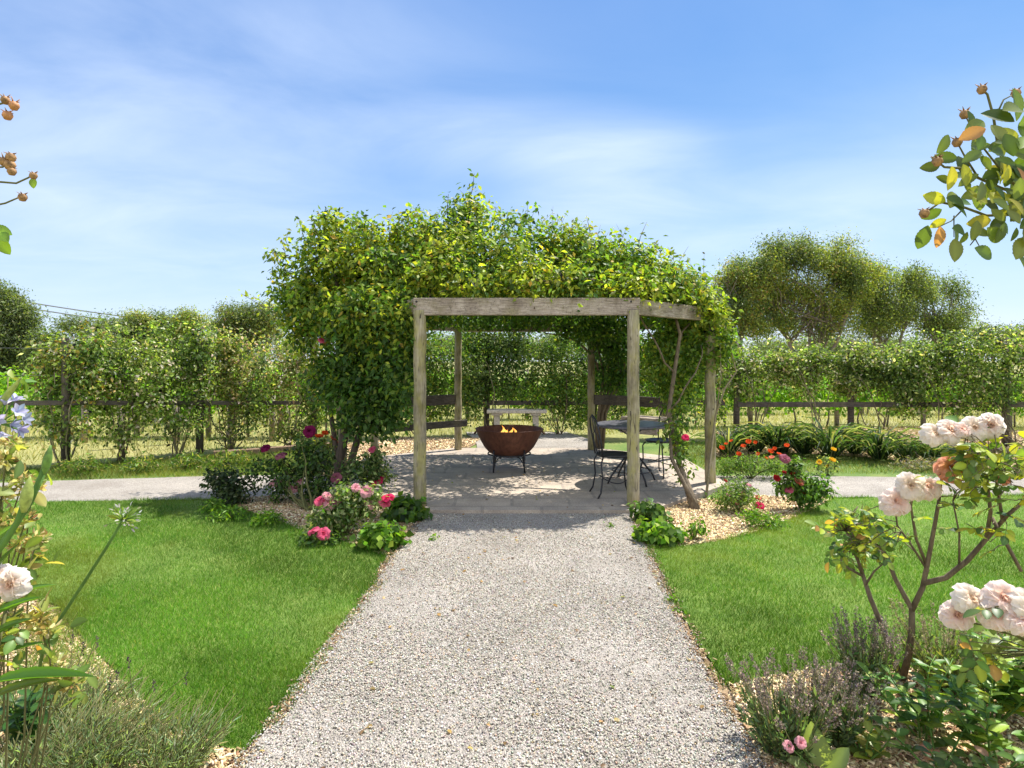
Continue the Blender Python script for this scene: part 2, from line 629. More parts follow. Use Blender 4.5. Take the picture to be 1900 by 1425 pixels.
def leaf_mesh(name, P, D, N, size, cols, tpl=RHOMB, wide=1.0, smooth=False):
    T, Fc = tpl
    D = norm(D)
    Wd = norm(np.cross(N, D))
    Nn = np.cross(D, Wd)
    size = np.asarray(size, float).reshape(-1, 1, 1)
    V = P[:, None, :] + size * (T[None, :, 0:1] * D[:, None, :] + wide * T[None, :, 1:2] * Wd[:, None, :] + T[None, :, 2:3] * Nn[:, None, :])
    if tpl is OVAL:                                  # paler midrib, slightly darker margin
        k = np.tile([.92, 1.3, .92], len(T) // 3)
        cols = np.clip(cols[:, None, :] * k[None, :, None], 0, .95)
    return mesh_np(name, V, Fc, cols, smooth)


def palette(n, pal, jit=0.18):
    """pal: list of (weight, rgb)"""
    w = np.array([p[0] for p in pal], float)
    c = np.array([p[1] for p in pal], float)
    i = RNG.choice(len(pal), n, p=w / w.sum())
    out = c[i] * (1 + jit * RNG.standard_normal((n, 1))) * (1 + 0.06 * RNG.standard_normal((n, 3)))
    return np.clip(out, 0.004, 0.95)


_NK = [(RNG.standard_normal(3), RNG.uniform(0, 6.28)) for _ in range(14)]


def nz(P, f):
    s = np.zeros(len(P))
    for i, (k, ph) in enumerate(_NK):
        s += np.sin((P @ k) * f * (0.6 + 0.12 * i) + ph)
    return s / math.sqrt(len(_NK) / 2)


def blob_points(blobs, n_clump, per, spread, shell=0.45, gap=None, gapf=2.0):
    """leaf places: clumps spread through ellipsoids (cx,cy,cz,rx,ry,rz)"""
    B = np.array(blobs, float)
    wgt = (B[:, 3] * B[:, 4] * B[:, 5]) ** 0.75
    i = RNG.choice(len(B), n_clump, p=wgt / wgt.sum())
    u = norm(RNG.standard_normal((n_clump, 3)))
    r = RNG.uniform(0, 1, (n_clump, 1)) ** shell
    c = B[i, :3] + u * r * B[i, 3:6]
    if gap is not None:
        keep = nz(c, gapf) > gap
        c, u = c[keep], u[keep]
    n = len(c)
    P = np.repeat(c, per, axis=0) + spread * RNG.standard_normal((n * per, 3))
    U = np.repeat(u, per, axis=0)
    return P, U


def foliage(name, parent, P, U, size, pal, tpl=RHOMB, mat=None, up=0.5, droop=0.25, jit=0.2, zmin=None, wide=1.0, smooth=False, pal2=None, f2=2.0, t2=0.0):
    if zmin is not None:
        k = P[:, 2] > zmin
        P, U = P[k], U[k]
    n = len(P)
    N = norm(0.5 * U + np.array([0, 0, up]) + 0.75 * norm(RNG.standard_normal((n, 3))))
    D = norm(RNG.standard_normal((n, 3)) + 0.5 * U)
    D = norm(D - N * (D * N).sum(1, keepdims=True) + np.array([0, 0, -droop]))
    sz = size * RNG.uniform(0.6, 1.25, n)
    cols = palette(n, pal, jit)
    if pal2 is not None:                             # shoots of a different age and colour grow in patches
        k = nz(P + 5.3, f2) + .55 * RNG.standard_normal(n) > t2
        cols[k] = palette(n, pal2, jit)[k]
    me = leaf_mesh(name, P, D, N, sz, cols, tpl, wide, smooth)
    return link(name, me, mat or M_LEAF, parent)


def bent(a, b, sag=0.1, k=6, wob=0.03):
    """a wandering line from a to b"""
    a, b = Vector(a), Vector(b)
    d = (b - a)
    o = Vector((random.uniform(-1, 1), random.uniform(-1, 1), random.uniform(-.3, 1))) * sag * d.length
    pts = []
    for i in range(k + 1):
        t = i / k
        p_ = a + d * t + o * (4 * t * (1 - t))
        if 0 < i < k:
            p_ += Vector((random.uniform(-1, 1), random.uniform(-1, 1), random.uniform(-1, 1))) * wob * d.length
        pts.append(p_)
    return pts


def taper(r0, r1, k):
    return [r0 + (r1 - r0) * i / (k - 1) for i in range(k)]


# ------------------------------------------------------------------ rose blooms
def bloom_mesh(name, outer, inner, rings=((5, .20, .05), (6, .42, .45), (7, .72, .95), (8, .95, 1.25)), R=1.0, ruffle=.10, seed=1, wf=.62):
    """a double bloom of unit radius opening upwards; petals pigmented from heart to rim"""
    rr = np.random.default_rng(seed)
    V, Cc = [], []
    nu, nv = 7, 7
    faces = []
    for a in range(nu - 1):
        for b_ in range(nv - 1):
            faces.append((a * nv + b_, a * nv + b_ + 1, (a + 1) * nv + b_ + 1, (a + 1) * nv + b_))
    outer, inner = np.array(outer), np.array(inner)
    for ri, (n, L, th) in enumerate(rings):
        for k in range(n):
            ang = 2 * PI * (k + rr.uniform(-.25, .25)) / n + ri * 1.3
            tilt = th + rr.uniform(-.2, .2)
            LL = L * rr.uniform(.85, 1.12)
            wd = LL * (wf if ri > 1 else wf * 1.3)
            vs, cs = [], []
            ph = rr.uniform(0, 6.28)
            for a in range(nu):
                u = a / (nu - 1)
                th_u = tilt * (0.35 + 0.85 * u) + (0.35 * max(0, u - .7) / .3 if ri > 1 else -0.2 * u)
                rad = 0.05 + LL * u * math.sin(th_u)
                z = 0.0 + LL * u * math.cos(th_u) * .85 - .1 * ri * .1
                w = wd * math.sin(PI * (0.10 + 0.72 * u)) ** 0.8
                for b_ in range(nv):
                    v = -1 + 2 * b_ / (nv - 1)
                    cup = (0.24 * LL) * v * v * (1.0 - .4 * u)
                    x = rad - cup * (0.6 if ri < 2 else -0.0)
                    zz = z + cup * (0.5 if ri > 1 else 0.1) + ruffle * u * LL * math.sin(3 * v + ph) * .6
                    y = v * w
                    vs.append((x * math.cos(ang) - y * math.sin(ang), x * math.sin(ang) + y * math.cos(ang), zz))
                    f_ = min(1, (rad + .25 * u) * 1.0)
                    cs.append(inner + (outer - inner) * f_)
            V.append(vs)
            Cc.append(cs)
    me = mesh_np(name, np.array(V) * R, np.array(faces), np.clip(np.array(Cc), 0, .95), True)
    me.materials.append(M_PETAL)
    return me


BL = {
    'pink': bloom_mesh('bloom_pink', (.72, .16, .27), (.62, .06, .16), seed=2),
    'hotpink': bloom_mesh('bloom_hotpink', (.75, .05, .17), (.6, .02, .10), seed=3),
    'palepink': bloom_mesh('bloom_palepink', (.80, .48, .52), (.75, .30, .36), seed=4),
    'magenta': bloom_mesh('bloom_magenta', (.26, .015, .10), (.16, .01, .05), seed=5),
    'dusky': bloom_mesh('bloom_dusky', (.40, .14, .20), (.34, .10, .14), seed=6),
    'blush': bloom_mesh('bloom_blush', (.94, .86, .81), (.92, .64, .50), seed=7, rings=((6, .28, .1), (8, .5, .35), (10, .70, .65), (12, .86, .95), (13, .96, 1.25), (12, 1.0, 1.55), (10, .95, 1.9)), wf=.40, ruffle=.16),
    'cream': bloom_mesh('bloom_cream', (.95, .91, .85), (.92, .74, .54), seed=8, rings=((6, .28, .1), (8, .5, .35), (10, .70, .65), (12, .86, .95), (13, .96, 1.25), (12, 1.0, 1.55), (10, .95, 1.9)), wf=.40, ruffle=.16),
    'apricot': bloom_mesh('bloom_apricot', (.88, .50, .34), (.86, .42, .06), seed=9, rings=((6, .28, .1), (8, .5, .35), (10, .70, .65), (12, .86, .95), (13, .96, 1.25), (12, 1.0, 1.55), (10, .95, 1.9)), wf=.40, ruffle=.16),
    'white': bloom_mesh('bloom_white', (.92, .88, .84), (.85, .60, .42), seed=10, rings=((6, .28, .1), (8, .5, .35), (10, .70, .65), (12, .86, .95), (13, .96, 1.25), (12, 1.0, 1.55), (10, .95, 1.9)), wf=.40, ruffle=.16),
    'red': bloom_mesh('bloom_red', (.42, .02, .02), (.3, .01, .01), seed=12, rings=((5, .4, .3), (7, .8, .9))),
    'orange': bloom_mesh('bloom_orange', (.75, .09, .02), (.7, .14, .02), seed=13, rings=((5, .6, .5), (6, .95, .9))),
    'yellow': bloom_mesh('bloom_yellow', (.82, .55, .04), (.8, .5, .02), seed=14, rings=((5, .5, .4), (7, .95, .9))),
    'salmon': bloom_mesh('bloom_salmon', (.78, .28, .20), (.75, .22, .12), seed=15, rings=((5, .5, .4), (7, .95, .9))),
}
for k_ in ('blush', 'cream', 'apricot', 'white'):
    pass


def bloom(parent, kind, pos, radius, face=(0, -0.5, 0.8), name='bloom', label=None):
    o = bpy.data.objects.new(name, BL[kind])
    COL.objects.link(o)
    o.parent = parent
    o.location = Vector(pos) - root_loc(parent)
    o.rotation_euler = (Vector(face) + Vector((random.uniform(-.4, .4), random.uniform(-.4, .4), random.uniform(-.2, .2)))).to_track_quat('Z', 'Y').to_euler()
    o.scale = (radius,) * 3
    if label:
        o['label'] = label
    return o


# palettes (real leaf colours)
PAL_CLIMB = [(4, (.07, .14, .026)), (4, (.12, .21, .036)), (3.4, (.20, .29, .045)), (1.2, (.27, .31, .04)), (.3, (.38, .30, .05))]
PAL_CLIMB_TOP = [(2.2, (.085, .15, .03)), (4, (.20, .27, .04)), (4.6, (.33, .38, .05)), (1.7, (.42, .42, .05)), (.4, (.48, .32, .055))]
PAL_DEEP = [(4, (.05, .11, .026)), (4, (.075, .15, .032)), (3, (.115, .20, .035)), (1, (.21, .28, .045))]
PAL_FENCE = [(3.4, (.12, .18, .045)), (4, (.20, .28, .065)), (3.4, (.32, .39, .10)), (1.1, (.48, .40, .25)), (1.3, (.68, .58, .48))]
PAL_FENCE_RED = [(3, (.13, .185, .05)), (3.5, (.23, .29, .075)), (2.6, (.38, .35, .14)), (1.3, (.50, .33, .22)), (1.1, (.64, .50, .42))]
PAL_VINE = [(4, (.14, .29, .025)), (4, (.21, .38, .03)), (2, (.30, .45, .04))]
PAL_EUC = [(3, (.12, .17, .052)), (4, (.21, .26, .068)), (3.4, (.33, .35, .078)), (1.1, (.38, .36, .075)), (.6, (.40, .26, .10))]
PAL_EUC_GREY = [(4, (.10, .14, .055)), (4, (.15, .19, .07)), (2.5, (.22, .25, .085))]
PAL_SHRUB = [(4, (.055, .11, .025)), (4, (.09, .165, .035)), (2.4, (.16, .24, .05))]
PAL_DARKSHRUB = [(5, (.035, .06, .024)), (3, (.065, .095, .035)), (1.4, (.15, .17, .09))]
PAL_BRIGHT = [(3, (.08, .17, .02)), (4, (.13, .25, .025)), (2, (.22, .33, .03))]
PAL_PALE = [(3, (.11, .16, .05)), (4, (.20, .26, .09)), (3, (.34, .37, .17))]
PAL_SILVER = [(3, (.17, .25, .12)), (4, (.26, .35, .19)), (3, (.38, .45, .28)), (1, (.44, .40, .22))]

# ------------------------------------------------------------------ the setting: ground sheets
def sheet(name, pts, z, mat):
    me = bpy.data.meshes.new(name)
    me.from_pydata([(p[0], p[1], z) for p in pts], [], [tuple(range(len(pts)))])
    o = link(name, me, mat)
    me.update()
    if me.polygons[0].normal.z < 0:
        me.flip_normals()
    return tag(o, kind='structure')


def gpts(pix):
    return [tuple(G(*p)[:2]) for p in pix]


def densify(pts, step=0.25, wob=0.025):
    out = []
    n = len(pts)
    for i in range(n):
        a, b_ = Vector(pts[i]), Vector(pts[(i + 1) % n])
        k = max(1, int((b_ - a).length / step))
        for j in range(k):
            q = a.lerp(b_, j / k)
            if 0 < j:
                q = q + Vector((random.uniform(-wob, wob), random.uniform(-wob, wob)))
            out.append((q.x, q.y))
    return out


def inside(poly, P):
    x, y = P[:, 0], P[:, 1]
    res = np.zeros(len(P), bool)
    n = len(poly)
    for i in range(n):
        x1, y1 = poly[i]
        x2, y2 = poly[(i + 1) % n]
        if abs(y2 - y1) < 1e-12:
            continue
        c = ((y1 > y) != (y2 > y)) & (x < (x2 - x1) * (y - y1) / (y2 - y1) + x1)
        res ^= c
    return res


def scatter(poly, n, fall=0.0):
    """n random places in a polygon, denser near the path's start when fall > 0"""
    A = np.array(poly)
    lo, hi = A.min(0), A.max(0)
    out = []
    tot = 0
    while tot < n:
        P = RNG.uniform(lo, hi, (max(n, 2000), 2))
        k = inside(poly, P)
        if fall > 0:
            k &= RNG.uniform(0, 1, len(P)) < np.minimum(1, (2.6 / np.maximum(P[:, 1], .5)) ** fall)
        P = P[k]
        out.append(P)
        tot += len(P)
    return np.concatenate(out)[:n]


sheet('ground', [(-260, -30), (260, -30), (260, 320), (-260, 320)], -0.04, M_FIELD)
sheet('grass_strip', densify([(-14, 6.6), (14, 6.6), (13, 10.2), (6.5, 11.6), (3.5, 12.0), (-2.6, 12.1), (-5.4, 10.0), (-9, 7.7), (-14, 7.0)], .6, .06), -0.03, M_STRIP)
sheet('mulch_bed', [(-6.5, 0.6), (-0.4, 0.6), (-0.4, 7.0), (-6.5, 7.0)], -0.018, M_MULCH)
sheet('mulch_bed', [(0.4, 0.6), (6.5, 0.6), (6.5, 7.05), (0.4, 7.05)], -0.018, M_MULCH)
sheet('mulch_bed', [(-2.7, 8.2), (-.9, 10.5), (-.5, 12.4), (-2.2, 12.6), (-3.6, 11.2), (-3.2, 9.2)], -0.018, M_MULCH)
bed_r2 = densify(gpts([(1330, 846), (1480, 838), (1600, 846), (1760, 862), (1900, 872), (1900, 800), (1700, 790), (1330, 800)]), .5, .08)
sheet('mulch_bed', bed_r2, -0.018, M_MULCH)

LAWN_L = densify(gpts([(-260, 930), (100, 929), (385, 926), (470, 950), (560, 985), (640, 1006), (718, 1030), (700, 1078), (655, 1140), (590, 1225), (520, 1322), (450, 1392), (385, 1372), (300, 1335), (225, 1275), (170, 1205), (120, 1140), (40, 1080), (-260, 1010)]), .2, .03)
LAWN_R = densify(gpts([(1203, 1016), (1300, 1008), (1390, 990), (1480, 957), (1545, 923), (1800, 919), (2200, 916), (2300, 1010), (2050, 1170), (1800, 1235), (1640, 1240), (1500, 1238), (1350, 1266), (1292, 1190), (1240, 1095)]), .2, .03)
sheet('lawn', LAWN_L, -0.008, M_LAWN)
sheet('lawn', LAWN_R, -0.008, M_LAWN)

PATH = densify([(-1.15, 0.7), (1.0, 0.7)] + gpts([(1412, 1425), (1345, 1310), (1292, 1205), (1245, 1105), (1212, 1040), (1178, 965)]) + [(1.30, 6.45), (-0.98, 6.45)] + gpts([(778, 965), (735, 1020), (700, 1082), (655, 1145), (595, 1222), (520, 1320), (440, 1425)]), .22, .018)
sheet('path', PATH, 0.0, M_GRAVEL)
CROSS_L = densify([(-9.5, 6.55)] + gpts([(0, 930), (200, 927), (390, 924), (520, 921)]) + [(-2.2, 7.35), (-2.25, 8.35)] + gpts([(470, 880), (380, 882), (200, 887), (0, 894)]) + [(-9.5, 7.7)], .3, .02)
CROSS_R = densify([(2.6, 7.2)] + gpts([(1400, 921), (1560, 921), (1800, 921)]) + [(9.5, 7.0), (9.5, 8.5)] + gpts([(1800, 884), (1560, 882), (1400, 881)]) + [(2.7, 8.4)], .3, .02)
sheet('path', CROSS_L, -0.012, M_GRAVEL)
sheet('path', CROSS_R, -0.012, M_GRAVEL)
sheet('path', densify([(-.55, 10.5), (1.45, 10.5), (1.6, 12.1), (1.2, 13.4), (-1.0, 13.4), (-.75, 12.0)], .4, .03), -0.012, M_GRAVEL)

# octagonal patio slab
FLp, FRp = (-0.976, 6.47), (1.285, 6.47)
RF, RB, BR, BL_, LB, LF = (2.504, 7.71), (2.53, 9.54), (1.36, 10.48), (-0.925, 10.48), (-2.15, 9.54), (-2.15, 7.71)
patio = MB()
ring = [(-1.12, 6.30), (1.42, 6.30), (2.70, 7.62), (2.70, 9.62), (1.46, 10.68), (-1.04, 10.68), (-2.32, 9.62), (-2.32, 7.62)]
n8 = len(ring)
patio.add([(x, y, 0.035) for x, y in ring] + [(x, y, -0.05) for x, y in ring], [tuple(range(n8))] + [(i, i + n8, (i + 1) % n8 + n8, (i + 1) % n8) for i in range(n8)])
tag(patio.build('patio', M_PAVE), kind='structure')

# grass, stones, chips
def grass_mesh(name, P2, h, wid, pal, z=-.01, lean=.5, patchf=1.3):
    n = len(P2)
    P = np.c_[P2, np.full(n, z)]
    D = norm(np.c_[lean * RNG.standard_normal((n, 2)), np.ones(n)])
    N = norm(RNG.standard_normal((n, 3)) * np.array([1, 1, .2]))
    s = h * RNG.uniform(.5, 1.3, n)
    cols = palette(n, pal, .2)
    pn = nz(P, patchf)
    cols *= (1 + .17 * np.clip(pn, -1.6, 1.6) + .10 * np.clip(nz(P + 7.3, patchf * 4), -1.6, 1.6))[:, None]
    P[:, 2] += .004 * np.clip(nz(P + 3.1, 2.2), -1, 1)
    yel = np.clip(nz(P + 31.7, patchf * .8) + .4 * nz(P + 11, 6) - .35, 0, 1.3)[:, None]
    cols = cols * (1 - .4 * yel) + np.array([.24, .25, .045]) * .4 * yel
    return tag(link(name, leaf_mesh(name, P, D, N, s, np.clip(cols, .005, .9), TRI, wid), M_GRASS), kind='stuff')


PAL_LAWN = [(4, (.068, .17, .015)), (4, (.11, .245, .024)), (2.4, (.165, .31, .042)), (.6, (.40, .40, .15))]
PAL_ROUGH = [(3, (.07, .14, .02)), (3, (.13, .20, .03)), (2, (.25, .26, .07)), (1, (.36, .31, .13))]
PAL_DRY = [(2, (.15, .19, .045)), (3, (.27, .28, .09)), (3, (.40, .36, .15)), (1, (.48, .41, .22))]
grass_mesh('grass', scatter(LAWN_L, 260000, 1.3), .030, .085, PAL_LAWN)
grass_mesh('grass', scatter(LAWN_R, 240000, 1.3), .030, .085, PAL_LAWN)
# longer tufts along the lawn edges
def edge_tufts(poly, n, h):
    A = np.array(poly)
    i = RNG.integers(0, len(A), n)
    t = RNG.uniform(0, 1, (n, 1))
    P = A[i] * (1 - t) + A[(i + 1) % len(A)] * t + .035 * RNG.standard_normal((n, 2))
    keep = nz(np.c_[P, np.zeros(n)], 3.1) > -.5
    return grass_mesh('grass', P[keep], h, .09, PAL_LAWN, lean=.55)


edge_tufts(LAWN_L, 14000, .045)
edge_tufts(LAWN_R, 14000, .045)
strip_l = [(-12, 8.1), (-6.7, 8.05), (-4.0, 8.45), (-2.4, 8.5), (-2.6, 9.6), (-3.4, 11.2), (-5.4, 10.0), (-9, 7.9), (-12, 7.6)]
strip_r = [(2.9, 8.6), (9.5, 8.6), (9.5, 10.4), (6.5, 11.4), (3.4, 11.9), (2.6, 10.2)]
grass_mesh('grass', scatter(strip_l, 26000), .075, .09, PAL_ROUGH, -.03)
grass_mesh('grass', scatter(strip_r, 30000), .06, .09, PAL_ROUGH, -.03)
field_l = [(-16, 9), (-9, 8.2), (-5.6, 10.5), (-3, 12.4), (3, 13.2), (10, 12.4), (16, 13), (16, 24), (-16, 24)]
grass_mesh('grass', scatter(field_l, 70000), .14, .075, PAL_DRY, -.04)

OCT = (np.array([(1, 0, 0), (0, 1, 0), (-1, 0, 0), (0, -1, 0), (0, 0, .75), (0, 0, -.6)], float), np.array([(0, 1, 4), (1, 2, 4), (2, 3, 4), (3, 0, 4), (1, 0, 5), (2, 1, 5), (3, 2, 5), (0, 3, 5)]))
BOX = (np.array([(x, y, z) for x in (-.5, .5) for y in (-.5, .5) for z in (-.5, .5)], float) * np.array([1, .34, .14]), np.array([(0, 1, 3, 2), (4, 6, 7, 5), (0, 4, 5, 1), (2, 3, 7, 6), (0, 2, 6, 4), (1, 5, 7, 3)]))
PAL_STONE = [(3, (.33, .302, .25)), (4, (.435, .40, .335)), (2.4, (.57, .535, .46)), (1.3, (.14, .125, .105)), (.6, (.52, .39, .26)), (.25, (.78, .76, .72))]
PAL_CHIP = [(3, (.37, .25, .13)), (4, (.56, .42, .235)), (2.8, (.72, .58, .36)), (1.6, (.20, .12, .065)), (.9, (.80, .68, .47))]


def chips(name, P2, z, s0, s1, pal, tpl, tilt=.5):
    n = len(P2)
    P = np.c_[P2, z + RNG.uniform(-.002, .006, n)]
    N = norm(np.c_[tilt * RNG.standard_normal((n, 2)), np.ones(n)])
    D = norm(np.cross(N, RNG.standard_normal((n, 3))))
    return tag(link(name, leaf_mesh(name, P, D, N, RNG.uniform(s0, s1, n), palette(n, pal, .16), tpl), M_CHIP), kind='stuff')


PATHN = [p for p in PATH if p[1] > 2.1]
near = [(-1.12, 2.2), (1.0, 2.2), (1.0, 3.4), (1.12, 4.8), (1.2, 6.3), (-.92, 6.3), (-.98, 4.4), (-1.05, 3.4)]
gv_ = scatter(near, 110000, 1.5)
gv_ = gv_[RNG.uniform(0, 1, len(gv_)) < .72 + .28 * np.clip(nz(np.c_[gv_, np.zeros(len(gv_))], 2.6), -1.4, 1)]
chips('gravel', gv_, .0, .0025, .0066, PAL_STONE, OCT, .6)
# stones and chips strayed along the path edges
A_ = np.array([p for p in PATH if 2.2 < p[1] < 6.2])
i_ = RNG.integers(0, len(A_), 3400)
sp_ = A_[i_] + .024 * RNG.standard_normal((3400, 2)) + np.c_[np.zeros(3400), RNG.uniform(-.12, .12, 3400)]
chips('gravel', sp_[:900], .001, .004, .008, PAL_STONE, OCT, .6)
chips('wood_chips', sp_[900:], .001, .009, .024, [(3, (.24, .155, .085)), (3, (.38, .27, .155)), (2, (.13, .085, .05)), (1, (.56, .43, .26))], BOX)
bl1 = gpts([(445, 1395), (300, 1335), (170, 1205), (40, 1085), (-200, 1150), (-200, 1425), (430, 1425)])
chips('wood_chips', scatter(bl1, 16000, .6), -.01, .012, .038, PAL_CHIP, BOX)
br1 = gpts([(1352, 1268), (1500, 1240), (1800, 1237), (2050, 1180), (2100, 1425), (1418, 1425)])
chips('wood_chips', scatter(br1, 17000, .6), -.01, .012, .038, PAL_CHIP, BOX)
bl2 = gpts([(388, 925), (520, 918), (700, 905), (775, 950), (770, 970), (718, 1030), (640, 1004), (560, 983), (470, 948)])
chips('wood_chips', scatter(bl2, 14000), -.01, .015, .045, PAL_CHIP, BOX)
br2 = gpts([(1180, 962), (1250, 930), (1400, 918), (1545, 923), (1480, 957), (1390, 990), (1300, 1008), (1203, 1016)])
chips('wood_chips', scatter(br2, 14000), -.01, .015, .045, PAL_CHIP, BOX)
chips('wood_chips', scatter(bed_r2, 6000), -.012, .03, .07, PAL_CHIP, BOX)
chips('wood_chips', scatter([(-2.7, 8.4), (-.9, 10.7), (-.6, 12.3), (-2.2, 12.4), (-3.4, 11.0), (-3.1, 9.2)], 6000), -.012, .03, .07, PAL_CHIP, BOX)

# ------------------------------------------------------------------ pergola
perg = thing('pergola', 'octagonal weathered timber pergola over the paved patio, round posts under flat beams', 'pergola', (0.18, 8.47, 0))
corners = [FLp, FRp, RF, RB, BR, BL_, LB, LF]
POSTS = []
for i, (x, y) in enumerate(corners):
    rad = [.068, .066, .066, .062, .062, .062, .062, .066][i]
    k = 9
    pts = [(x + .006 * math.sin(3 * j + i), y + .006 * math.cos(2 * j + i), -.05 + (2.11 + .05) * j / (k - 1)) for j in range(k)]
    mbp = MB().tube(pts, [rad * (1.02 - .05 * j / k + .015 * math.sin(j * 2.1 + i)) for j in range(k)], 16)
    POSTS.append(mbp.build('post', M_POST, perg, True))
cen = Vector((0.18, 8.47, 0))
for i in range(8):
    a, b_ = Vector((*corners[i], 2.148)), Vector((*corners[(i + 1) % 8], 2.148))
    d = (b_ - a).normalized()
    ext = .065 if i in (0, 4) else -.045
    # alternate beams sit end to end: long ones run past the posts, the diagonals butt between them
    MB().bar(a - d * ext, b_ + d * ext, .075, .182 if i % 2 == 0 else .165).build('beam', M_BEAM, perg, bevel=.006)
for (x, y) in (FLp, FRp):
    for dx, dz in ((-.03, .05), (.03, -.05)):
        MB().tube([(x + dx, y - .034, 2.148 + dz), (x + dx, y - .044, 2.148 + dz)], [.012, .011], 8).build('bolt', M_IRON, perg, True)
hub = cen + Vector((0, 0, 2.72))
for i in range(8):
    a = Vector((*corners[i], 2.262))
    MB().bar(a.lerp(hub, .16), a.lerp(hub, .97), .045, .045).build('rafter', M_BEAM, perg)
for a, b_ in ((LB, BL_), (BR, RB)):
    A, B = Vector((*a, .90)), Vector((*b_, .90))
    d = (B - A).normalized()
    MB().bar(A + d * .065, B - d * .065, .045, .165).build('rail', M_FENCE, perg, bevel=.005)
    A.z = B.z = .52
    inn = (cen - (A + B) / 2)
    inn.z = 0
    inn = inn.normalized() * .16
    left_side = A.x < 0
    if left_side:                                   # only a low board shows here
        a2, b2, hh = A + d * .08, B - d * .08, .11
    else:                                           # a short pale plank seat beyond the table
        a2, b2, hh = A.lerp(B, .52), B - d * .08, .21
    mb = MB()
    mb.bar(a2 + inn * 1.95, b2 + inn * 1.95, .04, hh)
    if not left_side:
        mb.bar(a2 + inn + Vector((0, 0, hh / 2 + .026)), b2 + inn + Vector((0, 0, hh / 2 + .026)), .36, .045)
    mb.build('bench_seat', M_FENCE if left_side else M_BEAM, perg, bevel=.005)
MB().tube([(RF[0], RF[1], 1.93), (RF[0], RF[1], 1.955)], [.073, .073], 16).build('metal_band', M_IRON, POSTS[2], True)

# ------------------------------------------------------------------ climbing roses on the pergola
def whip(mb, pts, r0, r1, lp, n=14, sp=.05):
    """a free shoot with leaves along it: returns leaf points"""
    mb.tube(pts, taper(r0, r1, len(pts)), 5)
    for _ in range(n):
        t = random.uniform(.25, 1) * (len(pts) - 1)
        i = min(int(t), len(pts) - 2)
        q = Vector(pts[i]).lerp(Vector(pts[i + 1]), t - i)
        lp.append(q + Vector((random.gauss(0, sp), random.gauss(0, sp), random.gauss(0, sp))))


def add_leafpts(P, U, lp):
    if not lp:
        return P, U
    L = np.array([tuple(v) for v in lp])
    return np.concatenate([P, L]), np.concatenate([U, norm(RNG.standard_normal(L.shape))])


# the big one on the near side by the path
b0 = G(632, 905)
cl = thing('climbing_rose', 'huge dark-based climbing rose with thick trunk smothering the pergola beside the pink rose bed', 'climbing rose', b0, 'climbing roses on the pergola')
st = MB()
lp = []
top = [(-2.12, 7.62, 1.0), (-1.75, 7.5, 1.35), (-1.3, 7.3, 1.7), (-2.3, 7.7, 1.8), (-2.6, 7.9, 2.4), (-1.6, 7.5, 2.5)]
st.tube([b0 + Vector((0, 0, -.05)), b0 + Vector((-.03, .02, .3)), b0 + Vector((.03, .03, .6)), W(640, 770, 7.6), W(660, 690, 7.6), W(640, 600, 7.6), W(620, 500, 7.6)], [.075, .062, .055, .05, .042, .035, .02], 9)
st.tube([b0 + Vector((.02, 0, -.05)), b0 + Vector((.13, 0, .33)), W(668, 800, 7.5), W(700, 755, 7.4), W(735, 700, 7.3), W(760, 620, 7.2), W(800, 520, 7.2)], [.055, .045, .042, .036, .032, .026, .018], 8)
st.tube([b0 + Vector((-.02, .05, -.05)), b0 + Vector((-.09, .1, .5)), W(610, 740, 7.8), W(575, 640, 7.8), W(540, 540, 7.8)], [.04, .034, .028, .022, .012], 7)
for a, b_ in (((-1.6, 7.4, 1.6), (-.9, 7.0, 2.5)), ((-2.1, 7.6, 2.2), (-.5, 7.6, 2.9)), ((-1.9, 7.6, 2.2), (-2.7, 7.8, 2.7)), ((-1.2, 7.3, 2.4), (.3, 7.2, 2.75))):
    st.tube(bent(a, b_, .12, 7), taper(.02, .008, 8), 5)
for pts in ([W(600, 430, 7.5), W(605, 405, 7.5), W(612, 388, 7.5)], [W(868, 420, 7.5), W(872, 370, 7.5), W(878, 345, 7.5), W(880, 322, 7.5)], [W(830, 420, 7.4), W(830, 385, 7.4), W(832, 360, 7.4)], [W(540, 480, 7.6), W(512, 470, 7.6), W(497, 468, 7.6)], [W(590, 590, 7.8), W(540, 575, 7.9), W(490, 570, 8.0), W(448, 545, 8.0)], [W(720, 450, 7.4), W(745, 400, 7.4), W(770, 392, 7.4)]):
    whip(st, pts, .007, .003, lp, 34, .045)
for _ in range(34):
    px = random.uniform(510, 1000)
    ytop = np.interp(px, [500, 560, 620, 700, 830, 870, 930, 1030], [470, 410, 395, 415, 395, 365, 395, 415])
    a = W(px, ytop + 35, 7.4 + random.uniform(-.4, .4))
    whip(st, [a, a + Vector((random.uniform(-.06, .06), random.uniform(-.08, .04), random.uniform(.12, .2))), a + Vector((random.uniform(-.16, .16), random.uniform(-.1, .05), random.uniform(.2, .36)))], .004, .0015, lp, 12, .025)
for _ in range(26):
    py = random.uniform(470, 780)
    a = W(np.interp(py, [470, 560, 640, 700, 780], [515, 530, 565, 600, 612]) + 20, py, 7.6)
    whip(st, [a, a + Vector((-.12, -.05, random.uniform(-.05, .06))), a + Vector((random.uniform(-.26, -.14), -.08, random.uniform(-.14, .08)))], .004, .0015, lp, 12, .025)
st.build('stem', M_DARKBARK, cl, True)
